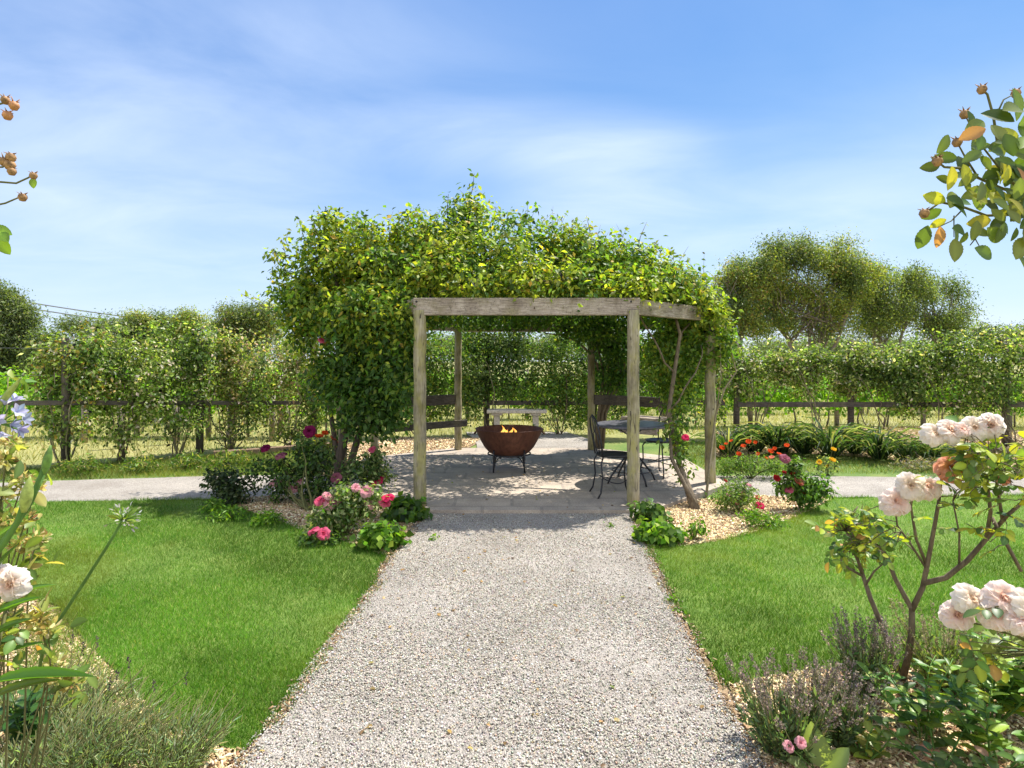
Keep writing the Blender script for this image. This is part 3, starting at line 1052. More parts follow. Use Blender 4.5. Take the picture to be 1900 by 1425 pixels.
blobs_low = [(-1.78, 7.45, .92, .36, .28, .26), (-2.2, 7.6, 1.35, .28, .28, .36), (-1.45, 7.3, .85, .22, .22, .22), (-2.10, 7.6, 2.25, .62, .5, .45), (-1.85, 7.45, 1.75, .50, .45, .55), (-1.62, 7.35, 1.22, .40, .32, .42), (-1.5, 7.3, 2.2, .45, .45, .5), (-2.45, 7.75, 2.3, .40, .4, .38), (-1.38, 7.15, 1.7, .25, .3, .55), (-2.68, 7.8, 2.1, .30, .35, .32), (-1.45, 7.0, 2.15, .40, .25, .25), (-1.15, 6.75, 2.25, .2, .2, .2), (-1.78, 6.95, 2.15, .34, .25, .24), (-1.32, 6.55, 2.14, .22, .16, .17), (-1.1, 6.62, 1.95, .14, .14, .25)]
P1, U1 = blob_points(blobs_low, 1650, 15, .085, .38, gap=-.9, gapf=3.0)
Pb, Ub = blob_points([(-1.72, 6.98, 2.16, .36, .22, .20), (-1.30, 6.58, 2.15, .20, .14, .17), (-1.2, 6.8, 1.6, .16, .16, .5), (-1.5, 7.0, 1.9, .25, .2, .3), (-2.0, 7.35, 2.1, .3, .25, .25)], 330, 13, .06, .4)
P1, U1 = np.concatenate([P1, Pb]), np.concatenate([U1, Ub])
hi_ = P1[:, 2] + .25 * RNG.standard_normal(len(P1)) > 1.75  # upper leaves get a paler palette, imitating the light falling on them
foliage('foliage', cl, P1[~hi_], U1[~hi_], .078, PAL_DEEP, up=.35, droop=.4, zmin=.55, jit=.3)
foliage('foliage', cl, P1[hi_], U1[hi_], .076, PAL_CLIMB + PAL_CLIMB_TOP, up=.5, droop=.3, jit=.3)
blobs_top = [(-2.25, 7.6, 2.75, .55, .5, .42), (-2.66, 7.75, 2.52, .34, .4, .38), (-1.5, 7.4, 2.72, .65, .6, .42), (-.65, 7.3, 2.78, .62, .65, .46), (-.5, 7.5, 3.25, .26, .25, .36), (-1.05, 7.4, 3.0, .45, .4, .32), (-1.6, 7.45, 3.0, .42, .4, .28), (-2.2, 7.6, 3.12, .24, .25, .26), (-.85, 6.72, 2.50, .45, .3, .22), (.05, 7.2, 2.78, .5, .6, .48), (.05, 6.72, 2.46, .4, .25, .18), (-1.35, 9.0, 2.62, .8, .9, .3), (-.5, 6.55, 2.36, .45, .14, .12), (.15, 6.55, 2.36, .45, .14, .12)]
P2, U2 = blob_points(blobs_top, 2000, 16, .08, .38, gap=-.95, gapf=3.0)
P2, U2 = add_leafpts(P2, U2, lp)
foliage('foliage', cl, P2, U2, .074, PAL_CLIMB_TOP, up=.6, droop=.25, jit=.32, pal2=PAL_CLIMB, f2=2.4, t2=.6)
for px, py, Y in ((597, 632, 7.2), (683, 690, 6.95)):
    if py == 632:
        bloom(cl, 'pink', W(px, py, Y), .045)

# the looser one at the other front corner
b1 = G(1292, 943)
cr = thing('climbing_rose', 'loose light green climbing rose with leaning bare cane beside the front post and iron chair', 'climbing rose', b1, 'climbing roses on the pergola')
st = MB()
lp = []
st.tube([b1 + Vector((0, 0, -.05)), W(1276, 905, 6.7), W(1262, 868, 6.85), W(1252, 815, 7.0), W(1240, 770, 7.1), W(1250, 700, 7.2), W(1262, 620, 7.3), W(1240, 540, 7.3)], [.062, .045, .036, .03, .028, .025, .02, .014], 8)
st.tube([b1 + Vector((.03, 0, -.05)), W(1268, 895, 6.65), W(1246, 850, 6.8), W(1243, 800, 7.0)], [.035, .024, .02, .015], 6)
for a, b_ in ((W(1250, 690, 7.2), W(1180, 540, 7.0)), (W(1258, 640, 7.3), W(1330, 560, 7.7)), (W(1245, 760, 7.1), W(1300, 640, 7.5)), (W(1240, 540, 7.3), W(1030, 480, 7.2)), (W(1210, 560, 7.0), W(930, 530, 6.75)), (W(1190, 555, 6.75), W(900, 545, 6.6))):
    st.tube(bent(a, b_, .10, 8, .02), taper(.013, .005, 9), 5)
for pts in ([W(1180, 480, 7.2), W(1188, 440, 7.2), W(1200, 412, 7.2)], [W(1200, 470, 7.2), W(1222, 445, 7.2)], [W(1095, 430, 7.3), W(1088, 400, 7.3)]):
    whip(st, pts, .006, .002, lp, 8, .03)
for _ in range(30):
    px = random.uniform(980, 1330)
    ytop = np.interp(px, [980, 1030, 1100, 1200, 1280, 1340], [400, 415, 432, 458, 490, 545])
    a = W(px, ytop + 30, 7.4 + random.uniform(-.4, .4))
    whip(st, [a, a + Vector((random.uniform(-.06, .08), random.uniform(-.08, .04), random.uniform(.10, .18))), a + Vector((random.uniform(-.12, .2), random.uniform(-.1, .05), random.uniform(.18, .40)))], .004, .0013, lp, random.choice((3, 9, 12)), .025)
st.build('stem', M_BARK, cr, True)
blobs_r = [(.75, 7.3, 2.74, .55, .6, .38), (1.35, 7.3, 2.60, .5, .55, .32), (1.9, 7.5, 2.44, .5, .55, .27), (2.3, 7.7, 2.28, .34, .4, .26), (.7, 6.72, 2.44, .45, .25, .16), (1.35, 6.72, 2.38, .35, .25, .16), (1.9, 7.25, 2.46, .35, .3, .16), (.35, 7.4, 2.98, .4, .4, .22), (2.52, 7.65, 2.12, .18, .25, .22), (.7, 6.55, 2.35, .4, .13, .11), (1.2, 6.6, 2.32, .25, .14, .12)]
P3, U3 = blob_points(blobs_r, 1350, 16, .08, .38, gap=-.75, gapf=3.0)
P3, U3 = add_leafpts(P3, U3, lp)
foliage('foliage', cr, P3, U3, .074, PAL_CLIMB_TOP, up=.6, droop=.25, jit=.32, pal2=PAL_CLIMB, f2=2.4, t2=.15)
blobs_h = [(2.15, 7.85, 1.85, .34, .3, .32), (1.95, 7.9, 1.5, .28, .3, .4), (2.3, 7.8, 1.95, .3, .25, .25), (2.2, 8.0, 1.2, .25, .3, .3), (1.85, 7.0, .72, .10, .10, .22), (1.92, 6.9, .50, .09, .08, .22), (1.98, 7.1, 1.0, .14, .12, .2), (2.66, 7.6, 1.8, .14, .2, .3)]
blobs_h += [(1.8, 7.6, 1.7, .18, .2, .35), (2.25, 7.75, 1.55, .26, .25, .3), (2.15, 7.95, 1.9, .26, .2, .2), (2.5, 7.8, 1.75, .2, .2, .3)]
P4, U4 = blob_points(blobs_h, 620, 13, .06, .4)
foliage('foliage', cr, P4, U4, .068, PAL_CLIMB + [(5, (.20, .29, .045))], up=.5, droop=.35)
bloom(cr, 'hotpink', W(1272, 812, 6.8), .045)

# pale cane up the side post
b2 = G(1309, 922)
cn = thing('climbing_rose', 'thin pale-stemmed young climbing rose zigzagging up the banded pergola post', 'climbing rose', b2, 'climbing roses on the pergola')
st = MB()
lp = []
whip(st, [b2 + Vector((0, 0, -.05)), W(1318, 850, 7.45), W(1328, 770, 7.5), W(1345, 720, 7.5), W(1366, 690, 7.5), W(1358, 655, 7.5), W(1345, 600, 7.5)], .017, .006, lp, 20, .05)
whip(st, [W(1328, 770, 7.5), W(1338, 700, 7.52), W(1336, 640, 7.52)], .009, .004, lp, 14, .04)
st.build('stem', M_CANE, cn, True)
L_ = np.array([tuple(v) for v in lp])
foliage('foliage', cn, L_, norm(RNG.standard_normal(L_.shape)), .06, PAL_FENCE_RED)

# the dark one on the rear post
b3 = Vector((1.45, 10.62, 0))
cb = thing('climbing_rose', 'dense dark climbing rose arching from the rear pergola post behind the table', 'climbing rose', b3, 'climbing roses on the pergola')
st = MB()
for q in range(5):
    a = b3 + Vector((.03 * q, .02 * (q % 2), -.05))
    st.tube([a, a + Vector((.06, 0, .7)), W(1120 + 10 * q, 690, 10.55), W(1105 + 12 * q, 625, 10.3), W(1060 + 25 * q, 590, 10.0)], taper(.03, .012, 5), 6)
st.tube(bent(W(1112, 690, 10.45), W(1010, 618, 10.3), .15, 8, .01), taper(.025, .01, 9), 6)
st.build('stem', M_BARK, cb, True)
P5, U5 = blob_points([(1.75, 10.6, 1.35, .36, .25, .5), (1.85, 10.4, 1.8, .5, .35, .3), (1.3, 10.3, 2.1, .6, .3, .2), (.3, 9.5, 2.6, 1.0, .8, .22), (1.6, 9.3, 2.5, .8, .8, .25), (.2, 8.5, 2.75, 1.2, .7, .2), (.3, 10.4, 2.28, 1.2, .25, .12), (2.3, 9.2, 2.3, .4, .7, .25), (2.4, 9.0, 1.7, .25, .6, .4), (-.3, 10.2, 2.25, .9, .3, .13), (.9, 10.1, 2.3, .8, .4, .16), (-.2, 9.0, 2.4, 1.2, .8, .12), (-1.2, 9.8, 2.3, .6, .5, .15), (1.5, 9.9, 2.1, .5, .4, .2)], 2600, 16, .075, .45, gap=-1.0)
foliage('foliage', cb, P5, U5, .075, PAL_DEEP, up=.4, droop=.35)

# ------------------------------------------------------------------ fire bowl
FZ = .035
fb = thing('fire_bowl', 'large rusty iron fire bowl with small flames standing on the patio', 'fire bowl', (-.04, 8.62, FZ))
oz = Vector((-.04, 8.62, 0))
bw = MB()
prof = [(0.0, .212), (.10, .214), (.20, .232), (.285, .282), (.345, .350), (.395, .435), (.44, .525), (.478, .607), (.482, .613), (.474, .615), (.462, .598), (.425, .515), (.38, .43), (.33, .36), (.27, .30), (.18, .25), (0.0, .235)]
bw.lathe(prof, oz, 56)
bw.build('bowl', M_RUST, fb, True)
for s in (-1, 1):
    mb = MB()
    mb.tube([oz + Vector((s * .46, -.05, .57)), oz + Vector((s * .49, -.04, .545)), oz + Vector((s * .495, 0, .535)), oz + Vector((s * .49, .04, .545)), oz + Vector((s * .46, .05, .57))], .011, 6)
    mb.build('handle', M_RUST, fb, True)
ringz = .262
mb = MB()
mb.tube([oz + Vector((.30 * math.cos(a), .30 * math.sin(a), ringz)) for a in np.linspace(0, 2 * PI, 33)], .010, 6, False)
mb.build('stand_ring', M_IRON, fb, True)
for ang in (PI / 4 + .12, 3 * PI / 4 - .12, 5 * PI / 4 + .12, 7 * PI / 4 - .12):
    c, s = math.cos(ang), math.sin(ang)
    mb = MB()
    mb.tube([oz + Vector((.335 * c, .335 * s, .345)), oz + Vector((.345 * c, .345 * s, .25)), oz + Vector((.338 * c, .338 * s, .14)), oz + Vector((.345 * c, .345 * s, FZ))], .012, 7)
    mb.tube([oz + Vector((.342 * c, .342 * s, .08)), oz + Vector((.31 * c, .31 * s, .16)), oz + Vector((.24 * c, .24 * s, .222)), oz + Vector((.12 * c, .12 * s, .235)), oz + Vector((0, 0, .222))], .008, 6)
    mb.build('leg', M_IRON, fb, True)
for k in range(3):
    a = k * 2.1 + .4
    MB().tube([oz + Vector((-.2 * math.cos(a), -.2 * math.sin(a), .36 + .03 * k)), oz + Vector((0, 0, .40 + .04 * k)), oz + Vector((.2 * math.cos(a), .2 * math.sin(a), .42 + .04 * k))], .035, 8).build('log', M_ASH, fb, True)
for dx, dy, h, r in ((-.10, -.1, .235, .030), (.03, -.12, .21, .036), (.07, -.02, .19, .034), (-.05, .05, .19, .034), (-.02, -.05, .17, .04)):
    mb = MB()
    k = 9
    mb.tube([oz + Vector((dx + .025 * math.sin(j * .9 + dx * 40), dy + .01 * math.cos(j), .43 + h * j / (k - 1))) for j in range(k)], [r * max(.04, math.sin(PI * (.18 + .82 * j / (k - 1))) * (1 - .35 * j / (k - 1))) for j in range(k)], 9)
    mb.build('flame', M_FLAME, fb, True)

# ------------------------------------------------------------------ iron table and chairs
tb = thing('garden_table', 'round black iron garden table half hidden by the front pergola post', 'table', (1.52, 7.75, FZ))
to = Vector((1.52, 7.75, FZ))
mb = MB()
mb.lathe([(0, .742), (.42, .742), (.447, .738), (.452, .725), (.445, .705), (.43, .705), (.43, .724), (0, .726)], to, 40)
mb.build('tabletop', M_IRONTOP, tb, True)
MB().tube([to + Vector((0, 0, .30)), to + Vector((0, 0, .5)), to + Vector((0, 0, .724))], [.022, .018, .022], 10).build('pedestal', M_IRON, tb, True)
for q in range(4):
    a = q * PI / 2 + .35
    c, s = math.cos(a), math.sin(a)
    mb = MB()
    mb.tube([to + Vector((0, 0, .36)), to + Vector((.08 * c, .08 * s, .335)), to + Vector((.20 * c, .20 * s, .20)), to + Vector((.31 * c, .31 * s, .07)), to + Vector((.34 * c, .34 * s, .0))], .012, 7)
    mb.build('leg', M_IRON, tb, True)
    mb = MB()
    mb.tube([to + Vector((0, 0, .56)), to + Vector((.06 * c, .06 * s, .60)), to + Vector((.15 * c, .15 * s, .655)), to + Vector((.27 * c, .27 * s, .724))], .008, 6)
    mb.build('brace', M_IRON, tb, True)
mb = MB()
mb.tube([to + Vector((.245 * math.cos(a), .245 * math.sin(a), .148)) for a in np.linspace(0, 2 * PI, 33)], .007, 6, False)
mb.build('stretcher', M_IRON, tb, True)


def make_chair(label):
    """faces +x"""
    t = thing('garden_chair', label, 'chair', (0, 0, 0), 'black iron garden chairs')
    mb = MB()
    mb.lathe([(0, .462), (.12, .458), (.185, .468), (.202, .475), (.207, .466), (.2, .452), (0, .448)], (0, 0, 0), 28)
    mb.build('seat', M_IRON, t, True)
    for s in (-1, 1):
        MB().tube([(.16, .13 * s, .45), (.19, .155 * s, .40), (.175, .16 * s, .22), (.20, .19 * s, .06), (.225, .20 * s, 0)], .0095, 7).build('leg', M_IRON, t, True)
        MB().tube([(-.16, .13 * s, .45), (-.19, .155 * s, .38), (-.175, .16 * s, .22), (-.20, .18 * s, .06), (-.235, .19 * s, 0)], .0095, 7).build('leg', M_IRON, t, True)
    mb = MB()
    arch = [(-.175, -.17, .45), (-.195, -.185, .60), (-.225, -.185, .76), (-.245, -.14, .87), (-.255, 0, .92), (-.245, .14, .87), (-.225, .185, .76), (-.195, .185, .60), (-.175, .17, .45)]
    mb.tube(arch, .0095, 7)
    for s in (-1, 1):
        mb.tube([(-.18, .03 * s, .46), (-.20, .10 * s, .58), (-.22, .09 * s, .70), (-.225, .02 * s, .72), (-.235, .04 * s, .82), (-.252, .02 * s, .92)], .006, 6)
    mb.build('backrest', M_IRON, t, True)
    mb = MB()
    mb.tube([(.165 * math.cos(a) - .0, .165 * math.sin(a), .19 + .03 * math.cos(2 * a)) for a in np.linspace(0, 2 * PI, 33)], .006, 6, False)
    mb.build('stretcher', M_IRON, t, True)
    return t


c0 = make_chair('black iron chair seen side on just inside the front of the patio')
c0.location = (1.17, 7.02, FZ)
c0.rotation_euler.z = .12
c1 = copy_tree(c0)
c1['label'] = 'black iron chair partly hidden behind the leaning rose cane, beyond the round table'
c1.location = (2.0, 8.2, FZ)
c1.rotation_euler.z = PI + .7

# ------------------------------------------------------------------ pale bench beyond the pergola
bn = thing('garden_bench', 'pale stone bench on two pedestal legs beyond the pergola at the fence', 'bench', (.10, 12.95, 0))
mb = MB()
mb.box((.10, 12.95, .485), (1.26, .42, .07))
mb.build('seat', M_STONE, bn, bevel=.012)
for dx in (-.42, .40):
    mb = MB()
    mb.box((.10 + dx, 12.95, .03), (.22, .34, .10))
    mb.box((.10 + dx, 12.95, .2415), (.12, .26, .32))
    mb.box((.10 + dx, 12.95, .426), (.22, .34, .047))
    mb.build('leg', M_STONE, bn, bevel=.006)

# ------------------------------------------------------------------ fences
def fence(name, label, posts, ends=(None, None), rail_y=747, hs=None, mat=None, rh=.10):
    f = thing(name, label, 'fence', (*posts[len(posts) // 2], 0), 'post and rail rose fences')
    for i, (x, y) in enumerate(posts):
        h = hs[i] if hs else 2.0
        mb = MB()
        mb.tube([(x, y, -.08), (x + .01, y, h * .5), (x, y + .005, h)], [.062, .06, .058], 12)
        mb.build('post', mat or M_FENCE, f, True)
    line = ([ends[0]] if ends[0] else []) + list(posts) + ([ends[1]] if ends[1] else [])
    for a, b_ in zip(line, line[1:]):
        za = H - (rail_y - HY) * a[1] / F
        zb = H - (rail_y - HY) * b_[1] / F
        d = Vector((b_[0] - a[0], b_[1] - a[1], 0)).normalized()
        off = Vector((-d.y, d.x, 0)) * .0805
        MB().bar(Vector((*a, za)) + d * .003 - off, Vector((*b_, zb)) - d * .003 - off, .036, rh).build('rail', mat or M_FENCE, f, bevel=.004)
        for zz in (1.35, 1.75):
            MB().tube([Vector((*a, zz)), Vector((*b_, zz))], .003, 4).build('wire', M_CABLE, f)
    return f


PL = [(-6.69, 9.15), (-5.30, 10.36), (-3.75, 11.55)]
fence('fence', 'rail fence with round posts and pinkish climbing roses between left gravel path and vineyard', PL, ((-8.6, 7.9), (-2.3, 12.45)), hs=[1.9, 2.0, 2.0], rh=.07)
PB = [(-.55, 13.2), (1.75, 13.1)]
fence('fence', 'short fence run behind the stone bench seen through the pergola', PB, ((-2.2, 12.55), (4.3, 12.32)))
PR = [(4.48, 12.2), (6.68, 12.05), (9.05, 11.2)]
fence('fence', 'dark rail fence behind strappy clumps and orange flowers, hung with green roses', PR, (None, (11.5, 10.1)), 750, [1.95, 1.95, 1.98])

# climbing roses along the fences: each plant a thing
def fence_rose(label, x0, x1, ytop, ybot, Ys, pal, dens=1.0, seed=0, leg=True, low=0.0, size=.07, gap=-.7):
    """a plant trained flat along the wires; px limits of its spread at fence distance Ys"""
    random.seed(seed)
    ytop += 13
    ybot += 2 if low else 0
    xm = (x0 + x1) / 2
    base = W(xm, HY, Ys)
    base.z = 0
    base.y -= .12
    t = thing('fence_rose', label, 'climbing rose', base, 'climbing roses trained on the fences')
    st = MB()
    half = (x1 - x0) / 2
    for q in range(5):
        ex = xm + half * random.uniform(-.9, .9)
        ey = random.uniform(ytop + 20, ybot - 20)
        st.tube(bent(base + Vector((.03 * (q - 3), .03 * (q % 3), -.04)), W(ex, ey, Ys + random.uniform(-.25, .2)), .12, 7, .03), taper(.013, .005, 8), 5)
    if low:
        for q in range(4):
            ex = xm + half * random.uniform(-1.2, 1.0)
            st.tube(bent(base + Vector((0, 0, -.02)), W(ex, ybot + random.uniform(0, 45), Ys - .2), .25, 8, .02), taper(.012, .004, 9), 5)
    st.build('stem', M_CANE if seed % 2 else M_BARK, t, True)
    sc = Ys / F
    bl = []
    n = max(4, int((x1 - x0) / 26))
    for i in range(n):
        px = x0 + (x1 - x0) * (i + .5) / n + random.uniform(-16, 16)
        yt = ytop + random.uniform(-14, 16)
        yb = ybot + random.uniform(-34, 30)
        ymid = (yt + yb) / 2
        c1_, c2_ = W(px, yt + (yb - yt) * .3, Ys), W(px + random.uniform(-10, 10), yt + (yb - yt) * .72, Ys)
        bl.append((*c1_, 36 * sc, .26, (yb - yt) * .36 * sc))
        bl.append((*c2_, 34 * sc, .24, (yb - yt) * .34 * sc))
    P, U = blob_points(bl, int(520 * dens * (x1 - x0) / 110), 13, .075, .45, gap=gap + .1, gapf=9.0)
    if low:
        Pl, Ul = blob_points([(*W(xm, ybot + 20, Ys - .2), half * sc * .9, .2, 30 * sc)], int(50 * dens), 9, .07)
        P, U = np.concatenate([P, Pl]), np.concatenate([U, Ul])
    # ragged upright tips
    tips = np.array([tuple(W(random.uniform(x0, x1), ytop - random.uniform(0, 16), Ys)) for _ in range(60)])
    P, U = np.concatenate([P, tips]), np.concatenate([U, norm(RNG.standard_normal((60, 3)))])
    foliage('foliage', t, P, U, size, pal, up=.5, droop=.25, jit=.38, zmin=.1, pal2=[(3, (.09, .14, .04)), (3, (.15, .22, .055)), (1, (.30, .34, .10))], f2=2.6, t2=.5)
    return t


def fy(px, pts):
    """fence distance at a pixel column, from the fence's plan"""
    for a, b_ in zip(pts, pts[1:]):
        pa, pb = CX + a[0] * F / a[1], CX + b_[0] * F / b_[1]
        if pa <= px <= pb:
            k = (px - pa) / (pb - pa)
            return 1 / ((1 - k) / a[1] + k / b_[1])
    return pts[0][1] if px < CX + pts[0][0] * F / pts[0][1] else pts[-1][1]


LL_ = [(-8.6, 7.9)] + PL + [(-2.3, 12.45)]
t_ = fence_rose('fence rose with yellow autumn tips at the outer end post of the vineyard fence', 72, 190, 612, 770, fy(130, LL_) + .05, PAL_FENCE + [(2, (.30, .20, .04))], 1.05, 1, low=1)
t_ = fence_rose('green fence rose with long bare canes sweeping low over the dry grass', 180, 292, 604, 775, fy(240, LL_) + .05, PAL_FENCE, 1.1, 2, low=1)
t_ = fence_rose('dense green fence rose beside the mossy middle post of the vineyard fence', 284, 392, 596, 765, fy(340, LL_) + .05, PAL_FENCE + [(2, (.06, .11, .03))], 1.2, 3, low=1)
t_ = fence_rose('bronze red tinted fence rose next to the big dark pergola rose', 384, 490, 612, 770, fy(437, LL_) + .05, PAL_FENCE_RED, 1.15, 4, low=1)
t_ = fence_rose('pinkish tan fence rose half behind the big dark pergola rose', 480, 600, 625, 785, fy(540, LL_) + .05, PAL_FENCE_RED, 1.1, 5, low=1)
t_ = fence_rose('shaded fence rose glimpsed between front and rear posts of the pergola', 690, 870, 592, 790, 12.75, PAL_CLIMB, 1.5, 6, gap=-1.2)
t_ = fence_rose('leafy fence rose above the stone bench behind the fire bowl', 862, 985, 592, 778, 13.15, PAL_DEEP + [(3, (.11, .16, .04))], 1.9, 7, gap=-1.3)
t_ = fence_rose('pale green many-stemmed fence rose next to the bench and rear post', 975, 1105, 592, 785, 13.1, PAL_CLIMB + [(2, (.13, .18, .05))], 1.8, 8, low=1, gap=-1.2)
t_ = fence_rose('fence rose seen through the loose greenery on the open side of the pergola', 1150, 1330, 625, 760, 12.55, PAL_CLIMB, 1.3, 9, gap=-1.0)
t_ = fence_rose('airy olive fence rose above the dark rail beside the banded pergola post', 1335, 1462, 630, 720, 12.2, PAL_FENCE, 1.1, 10, gap=-.9)
t_ = fence_rose('olive fence rose covering the middle post of the dark rail fence', 1452, 1580, 626, 726, 12.15, PAL_FENCE, 1.2, 11, gap=-.9)
t_ = fence_rose('fence rose with pale tips dipping below the dark rail', 1570, 1700, 634, 740, 11.9, PAL_FENCE + [(1.5, (.22, .25, .08))], 1.25, 12, gap=-.9)
t_ = fence_rose('taller bushy fence rose between the two outer posts of the dark rail fence', 1685, 1800, 612, 740, 11.55, PAL_FENCE + [(2, (.07, .12, .03))], 1.1, 13)
t_ = fence_rose('fence rose at the outer end post of the dark rail fence behind cream blooms', 1790, 1960, 606, 775, 11.1, PAL_FENCE + [(2, (.07, .12, .03))], 1.0, 14)

# ------------------------------------------------------------------ vineyard
def vine_row(label, x0, x1, y, zb, zt, n_post=5, post_h=1.5, dens=1.0):
    r = thing('vine_row', label, 'grapevines', ((x0 + x1) / 2, y, 0), 'vineyard rows')
    for i in range(n_post):
        x = x0 + (x1 - x0) * (i + .5) / n_post
        MB().tube([(x, y, -.05), (x, y, post_h)], .055, 10).build('post', M_GREYPOST, r, True)
    mb = MB()
    n = int((x1 - x0) / .75)
    for i in range(n):
        x = x0 + (x1 - x0) * (i + .3) / n + random.uniform(-.1, .1)
        mb2 = MB()
        mb2.tube([(x, y + .02, -.05), (x + random.uniform(-.04, .04), y, zb * .6), (x + random.uniform(-.06, .06), y, zb + .25)], [.025, .02, .016], 5)
        mb2.build('trunk', M_TRUNK, r, True)
    bl = []
    k = int((x1 - x0) / .6)
    for i in range(k):
        x = x0 + (x1 - x0) * (i + .5) / k
        bl.append((x, y, (zb + zt) / 2 + random.uniform(-.1, .12), .42, .3, (zt - zb) / 2 * random.uniform(.75, 1.15)))
    P, U = blob_points(bl, int(150 * k * .5 * dens), 8, .09, .5, gap=-1.0)
    foliage('foliage', r, P, U, .12, PAL_VINE, up=.5, droop=.3, zmin=.2)
    return r


random.seed(5)
vine_row('nearest bright green vine row behind the pinkish rose fence', -13.0, -2.6, 12.7, .42, 1.05, 7, 1.25)
vine_row('second vine row behind the pinkish rose fence', -17, -2.0, 15.4, .4, 1.25, 6, 1.4, .8)
vine_row('third vine row behind the pinkish rose fence, below the treetops', -21, -1.5, 18.4, .4, 1.3, 6, 1.4, .6)
vine_row('bright green vine row behind the dark rail fence', 2.6, 15.0, 14.6, .25, 1.15, 6, 1.25)
vine_row('farther vine row behind the dark rail fence, below the gum trees', 3.4, 20.0, 18.0, .3, 1.25, 6, 1.3, .7)
vine_row('short vine row straight behind the stone bench', -2.0, 2.8, 16.5, .35, 1.2, 3, 1.3)

# single grey end posts standing clear in the dry grass
vp = None
for i, (px, py) in enumerate([(157, 818), (224, 828), (328, 820), (428, 828), (505, 815)]):
    b_ = G(px, py)
    hgt = H - (735 - HY) * b_.y / F
    if vp is None:
        vp = thing('vineyard_post', '', 'post', b_, 'grey vineyard end posts')
        MB().tube([b_ + Vector((0, 0, -.06)), b_ + Vector((0, 0, hgt * .5)), b_ + Vector((.005, 0, hgt))], .056, 12).build('trunk', M_GREYPOST, vp, True).name = 'shaft'
        o = vp
    else:
        o = copy_tree(vp)
        o.location = b_
    o['label'] = ['short grey post in dry grass beside the outer fence post', 'grey post under the green rose with low sweeping canes', 'grey post under the dense green rose', 'clean grey post standing clear next to the mossy fence post', 'grey post under the bronze tinted rose'][i]

# ------------------------------------------------------------------ trees
def rv_():
    return Vector((random.gauss(0, 1), random.gauss(0, 1), random.gauss(0, 1))).normalized()


def tree(name, label, px, Y, blobs, pal, n=900, per=14, size=.22, spread=.28, trunks=3, trunk_r=.16, gap=-.42, gapf=1.2, group='trees beyond the vineyard', mat=None, wide=.8, twig=10, dens=2.9):
    """blobs given in photograph pixels: (px, py, rx, ry)"""
    sc = Y / F
    bl = []
    for (bx, by, rx, ry) in blobs:
        c = W(bx, by, Y + random.uniform(-1, 1) * .6)
        bl.append((c.x, c.y, c.z, rx * sc, max(rx * sc * .8, .6), ry * sc))
    base = W(px, HY, Y)
    base.z = -.05
    t = thing(name, label, 'tree', base, group)
    st = MB()
    for q in range(trunks):
        off = Vector(((q - (trunks - 1) / 2) * trunk_r * 1.6, random.uniform(-.3, .3), 0))
        sel = sorted(bl, key=lambda b: abs(b[0] - (base.x + (q - (trunks - 1) / 2) * 1.6)))[0]
        e = Vector(sel[:3])
        pts = bent(base + off, e + Vector((0, 0, sel[5] * .3)), .06, 7, .02)
        st.tube(pts, taper(trunk_r, trunk_r * .25, 8), 7)
        for b_ in random.sample(bl, min(twig, len(bl))):
            s = pts[random.randint(3, 5)]
            for _ in range(2):
                e2 = Vector(b_[:3]) + Vector((random.uniform(-.7, .7) * b_[3], random.uniform(-.6, .6) * b_[4], random.uniform(-.5, .7) * b_[5]))
                st.tube(bent(s, e2, .1, 6, .03), taper(trunk_r * .32, .015, 7), 5)
    st.build('trunk', M_TRUNK, t, True)
    main = [(b[0], b[1], b[2], b[3] * 1.08, b[4] * 1.05, b[5] * 1.08) for b in bl]
    for b in bl:                                    # bunches of leaves standing out of each limb's crown
        for _ in range(7):
            u_ = rv_()
            u_.z = abs(u_.z) * .9 + .05 if random.random() < .75 else u_.z
            f_ = random.uniform(.28, .46)
            main.append((b[0] + u_.x * b[3], b[1] + u_.y * b[4], b[2] + u_.z * b[5], b[3] * f_, b[4] * f_, b[5] * f_ * .9))
    P, U = blob_points(main, int(n * dens * 1.25), int(per * 1.5), spread * 1.05, .42, gap=gap, gapf=gapf)
    foliage('crown', t, P, U, size * .72, pal, pal2=[(3, (.085, .12, .045)), (3, (.13, .175, .06)), (1, (.22, .24, .08))], f2=.9, t2=.35, up=.6, droop=.3, jit=.22, wide=wide)
    return t


random.seed(21)
tree('gum_tree', 'small rusty tinted gum tree right behind the pergola rose, shortest of its group', 1362, 33, [(1345, 505, 34, 22), (1375, 520, 36, 30), (1335, 530, 26, 26), (1390, 560, 28, 26), (1350, 575, 26, 22), (1405, 525, 26, 26), (1330, 600, 26, 20), (1390, 605, 30, 18)], PAL_EUC + [(1.2, (.28, .17, .07))], 430, 14, .2, .26, 3, .10)
tree('gum_tree', 'tallest broad gum tree with golden green crown behind the dark rail fence', 1500, 34, [(1460, 478, 50, 30), (1515, 470, 62, 26), (1560, 500, 45, 32), (1430, 510, 34, 30), (1500, 510, 60, 32), (1575, 535, 40, 26), (1450, 560, 38, 26), (1530, 565, 46, 26), (1490, 600, 40, 22), (1410, 545, 26, 24), (1590, 505, 34, 26), (1420, 590, 36, 22), (1550, 600, 40, 20), (1480, 545, 40, 24)], PAL_EUC, 1050, 14, .2, .27, 5, .12)
tree('gum_tree', 'middle olive gum tree between the tallest and the outer gum tree', 1640, 36, [(1620, 525, 42, 26), (1660, 520, 42, 24), (1690, 545, 36, 28), (1600, 560, 32, 26), (1640, 570, 44, 26), (1620, 605, 40, 20), (1680, 595, 36, 22), (1600, 530, 30, 26), (1700, 525, 30, 24), (1650, 590, 40, 22)], PAL_EUC[:3] + PAL_EUC_GREY, 620, 14, .2, .27, 4, .11)
